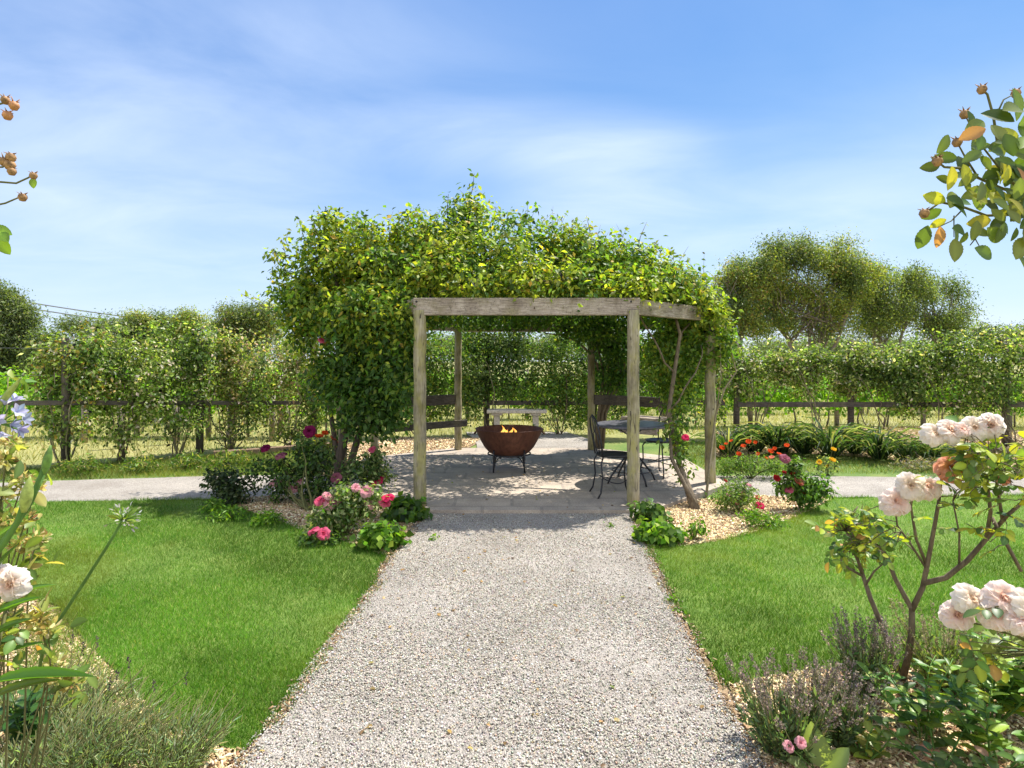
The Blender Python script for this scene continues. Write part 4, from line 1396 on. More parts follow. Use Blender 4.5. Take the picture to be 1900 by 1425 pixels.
tree('gum_tree', 'outer rounded gum tree at the end of the gum group, above the taller fence rose', 1745, 37, [(1730, 540, 40, 26), (1768, 556, 34, 30), (1715, 575, 34, 26), (1765, 595, 32, 22), (1735, 610, 40, 18), (1700, 560, 30, 26), (1785, 580, 22, 24)], PAL_EUC_GREY + PAL_EUC[:2], 520, 14, .2, .27, 4, .11)
tree('shade_tree', 'low distant green tree between the outer fence posts and the outer gum tree', 1850, 48, [(1830, 630, 45, 18), (1880, 640, 50, 18), (1920, 628, 40, 20)], PAL_EUC_GREY, 260, 12, .28, .35, 2, .14, gap=None)
tree('shade_tree', 'big dark grey-green tree at the left edge below the start of the power cables', 12, 30, [(5, 575, 38, 28), (35, 600, 30, 26), (-20, 560, 40, 26), (10, 635, 46, 30), (48, 668, 34, 30), (0, 690, 46, 32), (-40, 640, 40, 50)], PAL_EUC_GREY + [(3, (.045, .065, .03))], 900, 14, .2, .24, 3, .16, gap=-1.0)
tree('shade_tree', 'small dark shrubby tree in the gap beside the big grey-green tree', 88, 28, [(80, 660, 26, 34), (100, 690, 30, 30), (70, 710, 34, 26)], PAL_DARKSHRUB + PAL_EUC_GREY, 330, 14, .18, .22, 2, .10, gap=None)
tree('shade_tree', 'rounded treetop above the outer end of the pinkish rose fence', 175, 42, [(150, 606, 36, 16), (195, 612, 36, 16), (175, 650, 60, 22)], PAL_EUC_GREY, 330, 13, .24, .3, 2, .13)
tree('shade_tree', 'pointed olive treetop under the power cables', 255, 44, [(250, 600, 24, 16), (272, 608, 24, 16), (245, 640, 44, 22)], PAL_EUC, 300, 13, .24, .3, 2, .12)
tree('shade_tree', 'slim dark treetop in the middle of the far tree group, just past the cables', 305, 44, [(303, 594, 11, 11), (308, 608, 18, 14), (300, 645, 36, 20)], PAL_EUC_GREY, 220, 13, .22, .26, 1, .12)
tree('shade_tree', 'leafy green treetop over the dense green fence rose', 350, 43, [(350, 594, 18, 13), (367, 604, 22, 15), (333, 610, 20, 13), (350, 645, 48, 22)], PAL_EUC, 300, 13, .24, .28, 2, .12)
tree('shade_tree', 'broad brown-green tree behind the bronze tinted fence rose', 462, 40, [(440, 592, 34, 17), (480, 588, 36, 17), (508, 602, 28, 18), (415, 612, 18, 16), (460, 620, 60, 20), (460, 650, 70, 22)], PAL_EUC + [(3, (.13, .10, .045))], 620, 13, .22, .28, 3, .14)
tree('shade_tree', 'distant tree seen below the pergola beams', 880, 60, [(820, 645, 70, 14), (900, 640, 60, 16), (980, 648, 60, 12), (1060, 642, 60, 14)], PAL_EUC_GREY, 420, 12, .3, .4, 2, .16, gap=None)
tree('shade_tree', 'distant tree filling the gap behind the mid gum trees', 1600, 62, [(1440, 650, 60, 12), (1520, 648, 60, 14), (1600, 646, 60, 14), (1690, 648, 60, 14)], PAL_EUC_GREY, 420, 12, .3, .4, 2, .16, gap=None)

# ------------------------------------------------------------------ power cables
for k, (ya, yb, lab) in enumerate(((538, 612, 'upper thin power cable crossing the pale sky above the far trees'), (549, 622, 'lower thin power cable crossing the pale sky above the far trees'))):
    a, b_ = W(-80, ya, 62), W(440, yb, 62)
    pts = [a.lerp(b_, i / 24) - Vector((0, 0, .3 * 4 * (i / 24) * (1 - i / 24))) for i in range(25)]
    tag(MB().tube(pts, .06, 5).build('power_cable', M_CABLE), lab, 'cable', 'power cables')

# ------------------------------------------------------------------ timber edging
a, b_ = G(395, 846), G(640, 828)
e_ = thing('timber_edging', 'low weathered timber edging in front of the bed below the pinkish rose fence', 'edging', a.lerp(b_, .5))
for k in range(3):
    p0, p1 = a.lerp(b_, k / 3 + .004), a.lerp(b_, (k + 1) / 3 - .004)
    MB().bar(p0 + Vector((0, 0, .03)), p1 + Vector((0, 0, .03 + .006 * (k - 1))), .09, .10).build('sleeper', M_EDGE, e_, bevel=.01)

# ------------------------------------------------------------------ garden plants in the beds
class LA:
    """collects single leaves: place, direction, facing, length, colour"""
    def __init__(self):
        self.p, self.d, self.n, self.s = [], [], [], []

    def add(self, p, d, n, s):
        self.p.append(tuple(p)); self.d.append(tuple(d)); self.n.append(tuple(n)); self.s.append(s)

    def build(self, name, parent, pal, tpl=OVAL, mat=None, wide=1.0, jit=.2, smooth=True):
        n = len(self.p)
        D = norm(np.array(self.d))
        N = np.array(self.n)
        N = norm(N - D * (D * N).sum(1, keepdims=True) + 1e-5)
        me = leaf_mesh(name, np.array(self.p), D, N, np.array(self.s), palette(n, pal, jit), tpl, wide, smooth)
        return link(name, me, mat or M_LEAF_NEAR, parent)


def rv(z=0.0):
    return Vector((random.gauss(0, 1), random.gauss(0, 1), random.gauss(0, 1) + z)).normalized()


def rose_leaf(acc, mb, p, d, L, n=5):
    """a compound rose leaf: stalk with paired leaflets"""
    d = Vector(d).normalized()
    up = (Vector((0, 0, 1)) + rv() * .45).normalized()
    side = d.cross(up).normalized()
    nn = side.cross(d)
    p = Vector(p)
    e = p + d * L * .62 - Vector((0, 0, .12 * L))
    if mb is not None:
        mb.tube([p, p.lerp(e, .5) + nn * L * .03, e], [L * .016, L * .012, L * .008], 4)
    acc.add(e, d - Vector((0, 0, .25)), nn + rv() * .2, L * .48)
    for k in range(n // 2):
        q = p.lerp(e, .42 + .4 * k)
        for sgn in (-1, 1):
            acc.add(q, side * sgn + d * .45 - Vector((0, 0, .2)), nn + rv() * .3, L * random.uniform(.34, .44))


def shrub(name, label, cat, basepx, blobs, pal, n=160, per=9, size=.05, spread=.035, blooms=(), group=None, stem_n=5, stem_r=.010, tpl=RHOMB, Y=None, jit=.3, mat=None, wide=1.0, smat=None, up=.5, gap=None):
    """blobs in photograph pixels (px, py, rx, ry) at the plant's distance; blooms (kind, px, py, r px)"""
    b0 = G(*basepx)
    Y = Y or b0.y
    sc = Y / F
    t = thing(name, label, cat, b0, group)
    bl = []
    for (bx, by, rx, ry) in blobs:
        c = W(bx, by, Y)
        bl.append((c.x, c.y, c.z, rx * sc, rx * sc * .85, ry * sc))
    st = MB()
    for q in range(stem_n):
        b_ = bl[q % len(bl)]
        e = Vector(b_[:3]) + Vector((random.uniform(-.6, .6) * b_[3], random.uniform(-.5, .5) * b_[4], random.uniform(-.2, .7) * b_[5]))
        st.tube(bent(b0 + Vector((random.uniform(-.02, .02), random.uniform(-.02, .02), -.03)), e, .12, 6, .03), taper(stem_r, stem_r * .35, 7), 5)
    for (kind, px, py, r) in blooms:
        e = W(px, py, Y - random.uniform(.0, .12))
        s_ = Vector(bl[0][:3])
        st.tube(bent(s_, e, .08, 4, .02), taper(stem_r * .4, stem_r * .25, 5), 4)
    st.build('stem', smat or M_GREENCANE, t, True)
    P, U = blob_points(bl, n, per, spread, .45, gap=gap, gapf=6)
    foliage('foliage', t, P, U, size, pal, tpl, mat, up=up, droop=.25, jit=jit, zmin=-.005, wide=wide)
    for (kind, px, py, r) in blooms:
        bloom(t, kind, W(px, py, Y - .06), r * sc)
    return t


random.seed(33)
GL = 'shrubs and flowers in the bed left of the path'
GR = 'shrubs and flowers in the bed right of the path'
shrub('rose_bush', 'small dark bronze-green rose bush without flowers at the edge of the gravel cross path', 'rose bush', (432, 934), [(430, 898, 34, 26), (405, 888, 20, 20), (458, 905, 22, 24), (425, 918, 28, 14)], PAL_DARKSHRUB, 190, 9, .055, .04, (), GL, gap=-1.0)
shrub('rose_bush', 'tall sprawling rose bush with dark magenta blooms under the big climbing rose', 'rose bush', (572, 948), [(545, 872, 42, 34), (500, 845, 24, 28), (585, 850, 32, 28), (520, 905, 28, 20), (590, 900, 34, 26), (560, 825, 18, 20), (480, 870, 16, 16)], PAL_SHRUB + PAL_DARKSHRUB[:1], 330, 9, .055, .045, [('magenta', 574, 800, 12), ('magenta', 492, 831, 9), ('dusky', 521, 845, 11), ('palepink', 511, 896, 11), ('palepink', 546, 906, 10), ('dusky', 623, 886, 11), ('palepink', 556, 893, 8)], GL, 8, .014, Y=6.75, gap=-1.0)
shrub('flower_clump', 'clump of pale leaves with orange lily flowers right below the climbing rose foliage', 'flowers', (612, 900), [(600, 835, 30, 26), (625, 850, 26, 24), (590, 855, 22, 20)], PAL_PALE + [(2, (.30, .29, .08))], 120, 9, .06, .04, [('orange', 592, 812, 9), ('orange', 603, 806, 8), ('salmon', 618, 815, 8), ('salmon', 632, 823, 7)], GL)
shrub('rose_bush', 'pale grey-leaved rose bush between the thick climbing trunk and the front pergola post', 'rose bush', (690, 918), [(680, 868, 36, 26), (655, 885, 24, 22), (705, 880, 24, 20), (700, 850, 18, 16)], PAL_PALE + PAL_SHRUB[:2], 210, 9, .055, .04, [('pink', 690, 834, 7), ('hotpink', 700, 893, 13)], GL, gap=-1.1)
shrub('rose_bush', 'bushy pink rose full of pale and bright pink blooms nearest to the path', 'rose bush', (640, 992), [(620, 955, 40, 30), (660, 940, 34, 34), (605, 975, 30, 18), (690, 925, 24, 20), (640, 915, 24, 18)], PAL_PALE + PAL_BRIGHT[:1], 380, 9, .05, .038, [('pink', 594, 929, 12), ('palepink', 612, 934, 14), ('palepink', 607, 920, 9), ('dusky', 624, 928, 10), ('hotpink', 719, 924, 13), ('pink', 713, 932, 11), ('palepink', 680, 912, 13), ('palepink', 688, 936, 11), ('palepink', 660, 905, 9)], GL, 8, gap=-1.2)
shrub('rose_bush', 'knee-low rose with two pink blooms resting on the lawn edge', 'rose bush', (598, 1008), [(585, 1000, 28, 11), (615, 1003, 22, 10)], PAL_SHRUB, 70, 8, .045, .03, [('pink', 583, 985, 11), ('pink', 600, 990, 12)], GL)
shrub('leafy_plant', 'round leafy green plant at the foot of the front post beside the pink roses', 'plant', (752, 964), [(752, 944, 34, 18), (735, 950, 22, 14), (772, 952, 20, 12)], PAL_BRIGHT + PAL_SHRUB[:2], 120, 6, .075, .03, (), GL, 4, wide=1.5)
shrub('leafy_plant', 'low bright green leafy plant on chips between the path edge and lawn corner', 'plant', (708, 1014), [(708, 994, 38, 18), (690, 1000, 24, 12), (730, 1000, 22, 12)], PAL_BRIGHT, 130, 6, .075, .03, (), GL, 4, wide=1.5)
for (bx, by, rx, lab) in ((425, 962, 34, 'low green clump in the shade on the lawn below the dark bronze rose bush'), (496, 972, 24, 'small green tuft on bare mulch under the magenta rose'), (398, 948, 20, 'tiny green tuft between lawn and cross path beside the dark bronze rose bush')):
    shrub('green_tuft', lab, 'ground cover', (bx, by), [(bx, by - 8, rx, 8)], PAL_BRIGHT, 60, 8, .05, .03, (), GL, 3, tpl=NARROW, wide=1.4, up=.1)

shrub('leafy_plant', 'dark leafy plant tucked behind the foot of the right front post', 'plant', (1206, 966), [(1204, 950, 26, 16), (1222, 955, 16, 10)], PAL_SHRUB + PAL_BRIGHT[:1], 90, 6, .07, .03, (), GR, 4, wide=1.5)
shrub('leafy_plant', 'low spreading leafy plant on straw coloured chips at the right path edge', 'plant', (1224, 1004), [(1222, 987, 38, 15), (1205, 990, 22, 12), (1245, 992, 20, 10)], PAL_BRIGHT, 120, 6, .072, .03, (), GR, 4, wide=1.5)
shrub('small_weed', 'thin upright brown-stemmed weed on the chips right of the leafy plants', 'plant', (1284, 1000), [(1288, 985, 14, 10), (1298, 975, 8, 10)], PAL_BRIGHT, 20, 6, .05, .03, (), GR, 4)
shrub('flower_clump', 'fine-leaved clump dotted with small pink flowers at the foot of the banded post', 'flowers', (1366, 948), [(1362, 918, 40, 22), (1385, 915, 30, 22), (1345, 925, 26, 16), (1370, 900, 30, 14)], PAL_PALE + PAL_BRIGHT, 260, 9, .042, .03, [('red', 1346, 893, 5), ('pink', 1380, 915, 5), ('palepink', 1352, 918, 4), ('hotpink', 1410, 938, 9), ('salmon', 1405, 925, 7), ('palepink', 1390, 900, 5), ('pink', 1368, 932, 5)], GR, 6, tpl=NARROW, wide=1.6)
random.seed(44)
ob = [('orange', 1340 + 10 * i + random.uniform(-5, 5), 828 + random.uniform(-9, 16) + (8 if i > 7 else 0), random.uniform(4, 6.5)) for i in range(13)]
shrub('flower_clump', 'bright green patch of orange-red flowers just beyond the gravel cross path', 'flowers', (1392, 886), [(1365, 862, 34, 18), (1410, 862, 36, 18), (1445, 868, 22, 14), (1345, 868, 20, 16)], PAL_BRIGHT + PAL_PALE[:2], 280, 9, .05, .035, ob, GR, 8, tpl=NARROW, wide=1.4)
shrub('rose_bush', 'rose bush with dusky red and salmon blooms beside the far gravel path on the right', 'rose bush', (1490, 946), [(1514, 908, 28, 26), (1490, 915, 24, 20), (1465, 900, 22, 26), (1475, 870, 18, 20)], PAL_SHRUB + PAL_BRIGHT[:2], 230, 9, .055, .035, [('dusky', 1456, 851, 11), ('salmon', 1480, 896, 11), ('red', 1440, 889, 9), ('pink', 1465, 908, 9), ('red', 1490, 914, 8), ('red', 1471, 880, 6), ('salmon', 1432, 850, 6), ('red', 1455, 878, 6)], GR, 7, gap=-1.2)
shrub('green_tuft', 'soft low green tuft on the chips in front of the salmon rose bush', 'ground cover', (1425, 978), [(1425, 968, 36, 9), (1395, 958, 24, 8)], PAL_BRIGHT, 120, 9, .04, .03, (), GR, 3, tpl=NARROW, wide=1.5, up=.1)
shrub('flower_clump', 'thin clump of yellow flowers between the orange patch and the strappy leaves', 'flowers', (1536, 878), [(1536, 862, 22, 12)], PAL_PALE, 40, 7, .05, .03, [('yellow', 1546, 835, 6), ('yellow', 1544, 855, 7), ('yellow', 1520, 858, 6), ('yellow', 1536, 866, 5)], GR, 5)

# strappy agapanthus clumps along the dark rail fence
random.seed(9)
AG = [(1352, 842, 'first strappy clump beside the banded pergola post, behind the orange flowers'), (1400, 838, 'dark strappy clump behind the middle of the orange flower patch'), (1446, 840, 'strappy clump right of the near fence post of the dark fence'), (1492, 842, 'strappy clump between the orange patch and the middle fence post'), (1540, 848, 'strappy clump behind the yellow flowers'), (1588, 842, 'strappy clump at the foot of the middle fence post'), (1632, 852, 'large dark arching strappy clump right of the middle fence post'), (1682, 856, 'large dark strappy clump with dry brown tips beside the bare bed edge'), (1730, 858, 'outer strappy clump behind the cream rose blooms')]
def straps(t, n, h, spread_, pal, wide=1.0, name='foliage', mat=None, lean=.55):
    b = t.location
    acc = LA()
    for _ in range(n):
        a = random.uniform(0, 2 * PI)
        r = random.uniform(.0, spread_)
        d = Vector((math.cos(a), math.sin(a), 0))
        tilt = random.uniform(.15, lean) if random.random() < .6 else random.uniform(lean, 1.0)
        dd = d * math.sin(tilt) + Vector((0, 0, math.cos(tilt))) * .35 + d * .2
        acc.add(b + d * r * .4, dd, Vector((-d.x, -d.y, .9)), h * random.uniform(.7, 1.25))
    return acc.build(name, t, pal, STRAP, mat, wide, .28)


PAL_STRAP = [(4, (.03, .06, .022)), (4, (.065, .105, .04)), (2, (.15, .18, .09)), (1.2, (.32, .29, .17))]
for px, py, lab in AG:
    p_ = G(px, py)
    t = thing('strappy_clump', lab, 'agapanthus', p_, 'strappy clumps along the dark fence')
    straps(t, 110, random.uniform(.5, .78), .26, PAL_STRAP, .38, mat=M_LEAF, lean=random.uniform(.35, .6))
t = shrub('dry_edging_plant', 'low greyish pink plant edging the bare bed in front of the strappy clumps', 'plant', (1712, 872), [(1690, 862, 40, 9), (1745, 864, 36, 10)], [(3, (.22, .19, .13)), (2, (.14, .17, .08)), (1, (.36, .26, .22))], 130, 8, .05, .04, (), GR, 3, tpl=NARROW, wide=1.5)
# low weeds by the far gravel path on the left
for (bx, by, rx, lab) in ((260, 872, 34, 'grassy weed tuft beside the far gravel path below the bare canes'), (160, 874, 44, 'reddish dotted weed tuft beside the far gravel path near the outer post'), (420, 862, 40, 'long grass tuft in front of the timber edging'), (350, 868, 30, 'long grass tuft at the foot of the mossy fence post')):
    shrub('weed_tuft', lab, 'weeds', (bx, by), [(bx, by - 10, rx, 11)], PAL_ROUGH, 90, 8, .09, .05, [('red', bx - 20, by - 12, 3)] if bx == 160 else (), 'weed tufts by the far path', 3, tpl=NARROW, wide=1.0, up=.0)

# ------------------------------------------------------------------ close plants on the right
def stem_path(pix, Ys):
    return [W(px, py, y) for (px, py), y in zip(pix, Ys)]


random.seed(61)
PAL_NEAR = [(3, (.06, .125, .03)), (4, (.10, .185, .038)), (3, (.18, .26, .05)), (2, (.31, .36, .045)), (.5, (.38, .23, .07))]
PAL_NEAR_Y = [(3, (.07, .13, .025)), (3, (.16, .22, .03)), (3, (.32, .34, .03)), (1, (.40, .30, .05)), (.6, (.34, .14, .06))]
r0 = G(1672, 1258)
rb = thing('rose_bush', 'open rose bush with bare woody stems and blush blooms', 'rose bush', r0, 'close rose bushes')
rb['label'] = 'open rose bush, bare woody stems, blush and apricot blooms, growing before the right lawn'
st, acc = MB(), LA()
paths = [
    ([(1672, 1262), (1655, 1215), (1638, 1165), (1615, 1110), (1600, 1064)], [3.05, 3.05, 3.04, 3.03, 3.02], .017, .010),
    ([(1600, 1064), (1592, 1040), (1580, 1015), (1570, 985)], [3.02, 3.0, 2.98, 2.97], .010, .004),
    ([(1603, 1070), (1575, 1055), (1560, 1042)], [3.02, 3.0, 3.0], .007, .003),
    ([(1606, 1085), (1622, 1060), (1640, 1045)], [3.02, 2.98, 2.95], .006, .003),
    ([(1674, 1262), (1686, 1215), (1692, 1170), (1692, 1130), (1678, 1105), (1660, 1072), (1646, 1032)], [3.05, 3.0, 2.95, 2.92, 2.92, 2.9, 2.9], .017, .009),
    ([(1692, 1132), (1712, 1090), (1724, 1030), (1735, 970), (1742, 930), (1748, 880), (1762, 870)], [2.92, 2.88, 2.84, 2.8, 2.78, 2.75, 2.72], .013, .004),
    ([(1714, 1082), (1755, 1072), (1795, 1040), (1830, 1000), (1870, 955), (1900, 930)], [2.87, 2.82, 2.75, 2.7, 2.62, 2.55], .014, .007),
    ([(1830, 1000), (1838, 950), (1830, 880), (1810, 830), (1790, 800)], [2.7, 2.66, 2.62, 2.58, 2.55], .009, .004),
    ([(1720, 1050), (1700, 1000), (1690, 940), (1695, 905)], [2.86, 2.82, 2.78, 2.76], .008, .004),
    ([(1722, 1060), (1690, 1010), (1665, 975), (1660, 935)], [2.86, 2.84, 2.8, 2.76], .006, .003),
    ([(1840, 960), (1868, 1010), (1895, 1060)], [2.66, 2.62, 2.6], .008, .007),
    ([(1860, 965), (1850, 900), (1845, 830), (1842, 795)], [2.64, 2.6, 2.56, 2.52], .007, .003),
    ([(1780, 1052), (1780, 990), (1768, 930)], [2.78, 2.74, 2.7], .005, .003),
]
for pix, Ys, ra, rb_ in paths:
    st.tube(stem_path(pix, Ys), taper(ra, rb_, len(pix)), 8)
PP = []
for pix, Ys, ra, rb_ in paths:
    sp_pts = stem_path(pix, Ys)
    lo_ = 2 if ra > .016 else 0
    for a, b_ in zip(sp_pts[lo_:], sp_pts[lo_ + 1:]):
        PP += [a.lerp(b_, i / 6) for i in range(7)]
ls = MB()
for (cx_, cy_, rx, ry, y, n, L) in ((1600, 985, 44, 32, 2.97, 44, .10), (1575, 1015, 28, 24, 3.0, 24, .09), (1555, 965, 26, 16, 2.97, 8, .09), (1645, 1010, 26, 30, 2.92, 8, .09), (1700, 985, 40, 30, 2.8, 5, .09), (1775, 880, 40, 40, 2.68, 8, .11), (1830, 870, 60, 50, 2.58, 20, .115), (1880, 900, 40, 60, 2.52, 15, .12), (1800, 835, 60, 20, 2.56, 13, .10), (1860, 990, 50, 40, 2.58, 6, .11), (1880, 830, 40, 30, 2.5, 10, .11), (1765, 930, 22, 26, 2.70, 6, .13)):
    for _ in range(n):
        p_ = W(cx_ + random.gauss(0, .6) * rx, cy_ + random.gauss(0, .6) * ry, y + random.gauss(0, .08))
        d = rv(.1)
        # each leaf hangs on a side twig of the nearest cane
        q_ = min(PP, key=lambda v: (v - p_).length)
        if (q_ - p_).length > .16:
            p_ = q_ + (p_ - q_).normalized() * random.uniform(.06, .16)
        ls.tube([q_, q_.lerp(p_, .6) + Vector((0, 0, .008)), p_], [.0028, .0022, .0016], 4)
        rose_leaf(acc, ls, p_, d, L * random.uniform(.8, 1.3))
st.v += ls.v; n0 = st.n
st.f += [tuple(i + n0 for i in f) for f in ls.f]; st.n += ls.n
st.build('stem', M_BARK, rb, True)
acc.build('foliage', rb, PAL_NEAR + [(3.5, (.30, .36, .04)), (1.5, (.18, .24, .12))])
for kind, px, py, y, r in (('blush', 1662, 932, 2.74, 31), ('cream', 1690, 902, 2.72, 30), ('blush', 1722, 905, 2.70, 27), ('apricot', 1764, 868, 2.66, 31), ('cream', 1732, 806, 2.56, 25), ('white', 1762, 800, 2.54, 27), ('cream', 1808, 794, 2.52, 26), ('white', 1838, 790, 2.5, 27), ('blush', 1786, 798, 2.52, 18), ('apricot', 1862, 888, 2.5, 14)):
    bloom(rb, kind, W(px, py, y), r * .88 * y / F, (-.25, -.75, .5))

# the bush just out of the frame whose blooms hang in from the side
r1_ = Vector((1.32, 1.45, 0))
nb = thing('rose_bush', 'near rose bush with big blush pink blooms hanging in above the broad-leaved plants', 'rose bush', r1_, 'close rose bushes')
st, acc = MB(), LA()
e1, e2, e3 = W(1788, 1130, 1.5), W(1862, 1122, 1.45), W(1905, 1150, 1.42)
j = W(1935, 1210, 1.46)
st.tube([r1_ + Vector((0, 0, -.05)), r1_ + Vector((.02, .02, .4)), j], [.013, .010, .007], 7)
for e in (e1, e2, e3):
    st.tube(bent(j, e - Vector((0, 0, .03)), .1, 5, .02), taper(.005, .003, 6), 6)
ls = MB()
for (cx_, cy_, rx, ry, y, n, L) in ((1850, 1205, 70, 26, 1.48, 12, .085), (1900, 1190, 40, 60, 1.5, 12, .09)):
    for _ in range(n):
        p_ = W(cx_ + random.gauss(0, .6) * rx, cy_ + random.gauss(0, .6) * ry, y + random.gauss(0, .05))
        ls.tube([j, p_], [.002, .0015], 4)
        rose_leaf(acc, ls, p_, rv(.1), L)
st.v += ls.v; n0 = st.n
st.f += [tuple(i + n0 for i in f) for f in ls.f]; st.n += ls.n
st.build('stem', M_GREENCANE, nb, True)
acc.build('foliage', nb, PAL_NEAR)
for kind, px, py, y, r in (('blush', 1776, 1142, 1.5, 28), ('cream', 1800, 1112, 1.48, 29), ('blush', 1862, 1112, 1.44, 34), ('blush', 1850, 1142, 1.43, 30), ('cream', 1905, 1128, 1.42, 36), ('blush', 1890, 1150, 1.41, 28)):
    bloom(nb, kind, W(px, py, y), r * y / F, (-.2, -.8, .5))

# tall rose overhead, top right
r2_ = Vector((1.30, 1.18, 0))
tr_ = thing('rose_bush', 'tall rose shoots with round leaves and spent brown hips reaching in against the sky', 'rose bush', r2_, 'close rose bushes')
st, acc = MB(), LA()
TY = 1.05
hub_ = W(2010, 520, 1.15)
mid_ = W(1910, 365, 1.08)
st.tube([r2_ + Vector((0, 0, -.05)), r2_ + Vector((.03, .02, .9)), hub_, W(1960, 430, 1.1), mid_], [.013, .011, .008, .006, .004], 7)
tw = [([(1910, 365), (1868, 330), (1850, 260), (1843, 215), (1832, 175), (1822, 166)], .003), ([(1845, 222), (1862, 185), (1885, 173)], .0018), ([(1910, 365), (1860, 350), (1815, 330), (1780, 312), (1752, 310), (1740, 300)], .003), ([(1815, 330), (1790, 290), (1776, 264)], .002), ([(1868, 330), (1815, 262), (1790, 212)], .002), ([(1940, 400), (1880, 398), (1830, 400), (1790, 385), (1745, 375), (1715, 396)], .003), ([(1790, 385), (1765, 410), (1740, 422)], .0015), ([(1830, 400), (1812, 440), (1800, 455)], .0015), ([(1770, 400), (1770, 440)], .0012), ([(1805, 435), (1820, 462)], .0012), ([(1940, 400), (1900, 440), (1880, 470)], .003), ([(2010, 520), (1940, 460), (1905, 440)], .004), ([(1960, 430), (1930, 300), (1905, 230)], .003)]
ends = []
for pix, r in tw:
    st.tube([W(x, y, TY + .0009 * (x - 1700) * .5) for x, y in pix], taper(r * 1.0, r * .6, len(pix)), 6)
    ends.append(W(*pix[-1], TY + .0009 * (pix[-1][0] - 1700) * .5))
st.build('stem', M_GREENCANE, tr_, True)
def leaf_px(px, py, L, ang, y=TY, face=None):
    """a leaf with its stalk end at the pixel, pointing at angle (degrees, 0 right, 90 down)"""
    a = math.radians(ang)
    d = Vector((math.cos(a), random.uniform(-.45, .45), -math.sin(a)))
    n_ = Vector(face) if face else Vector((random.uniform(-.5, .5), -1, random.uniform(-.2, .9)))
    acc.add(W(px, py, y), d, n_, L * y / F)
for a in ((1771, 443, 44, 95), (1808, 460, 46, 22), (1722, 418, 46, 100), (1744, 420, 40, 85), (1800, 428, 34, 15), (1795, 430, 24, 110), (1712, 362, 42, 20), (1760, 250, 40, 120), (1795, 205, 40, 75), (1825, 225, 50, 150), (1860, 205, 60, 345), (1885, 470, 60, 60), (1900, 420, 60, 80), (1905, 440, 55, 130)):
    leaf_px(*a)
for _ in range(105):
    x = 1905 - abs(random.gauss(0, 1)) * 85
    y = random.uniform(258, 425)
    if x < 1715 + abs(y - 345) * .55 or x < 1710:
        continue
    leaf_px(x, y, random.uniform(26, 48), random.uniform(0, 360), TY + random.uniform(-.05, .12))
for _ in range(30):
    leaf_px(random.uniform(1870, 1960), random.uniform(200, 480), random.uniform(36, 60), random.uniform(0, 360), TY + random.uniform(-.05, .12))
acc.build('foliage', tr_, [(4, (.075, .125, .03)), (3.5, (.13, .18, .04)), (1.5, (.32, .34, .045)), (.35, (.36, .19, .08))], wide=.86)
def hip(parent, p, r, name='rose_hip', mat=None):
    mb = MB()
    p = Vector(p)
    mb.lathe([(0, -r), (r * .6, -r * .85), (r, -.1 * r), (r * .85, r * .5), (r * .45, r * .8), (0, r * .85)], p, 12)
    for k in range(5):
        a = k * 2 * PI / 5
        q = p + Vector((r * .5 * math.cos(a), r * .5 * math.sin(a), r * .75))
        mb.tube([q, q + Vector((r * .7 * math.cos(a), r * .7 * math.sin(a), r * random.uniform(.1, .8)))], [r * .16, r * .04], 4)
    return mb.build(name, mat or M_HIP, parent, True)
M_HIP = flat('dry_rose_hip', (.30, .17, .075), .8, 0, .6, 120)
M_HIPRED = flat('orange_rose_hip', (.44, .20, .08), .6, 0, .4, 120)
for k in (0, 1, 2, 3, 4, 5):
    hip(tr_, ends[k], .0085)
hip(tr_, W(1738, 298, 1.07), .008)

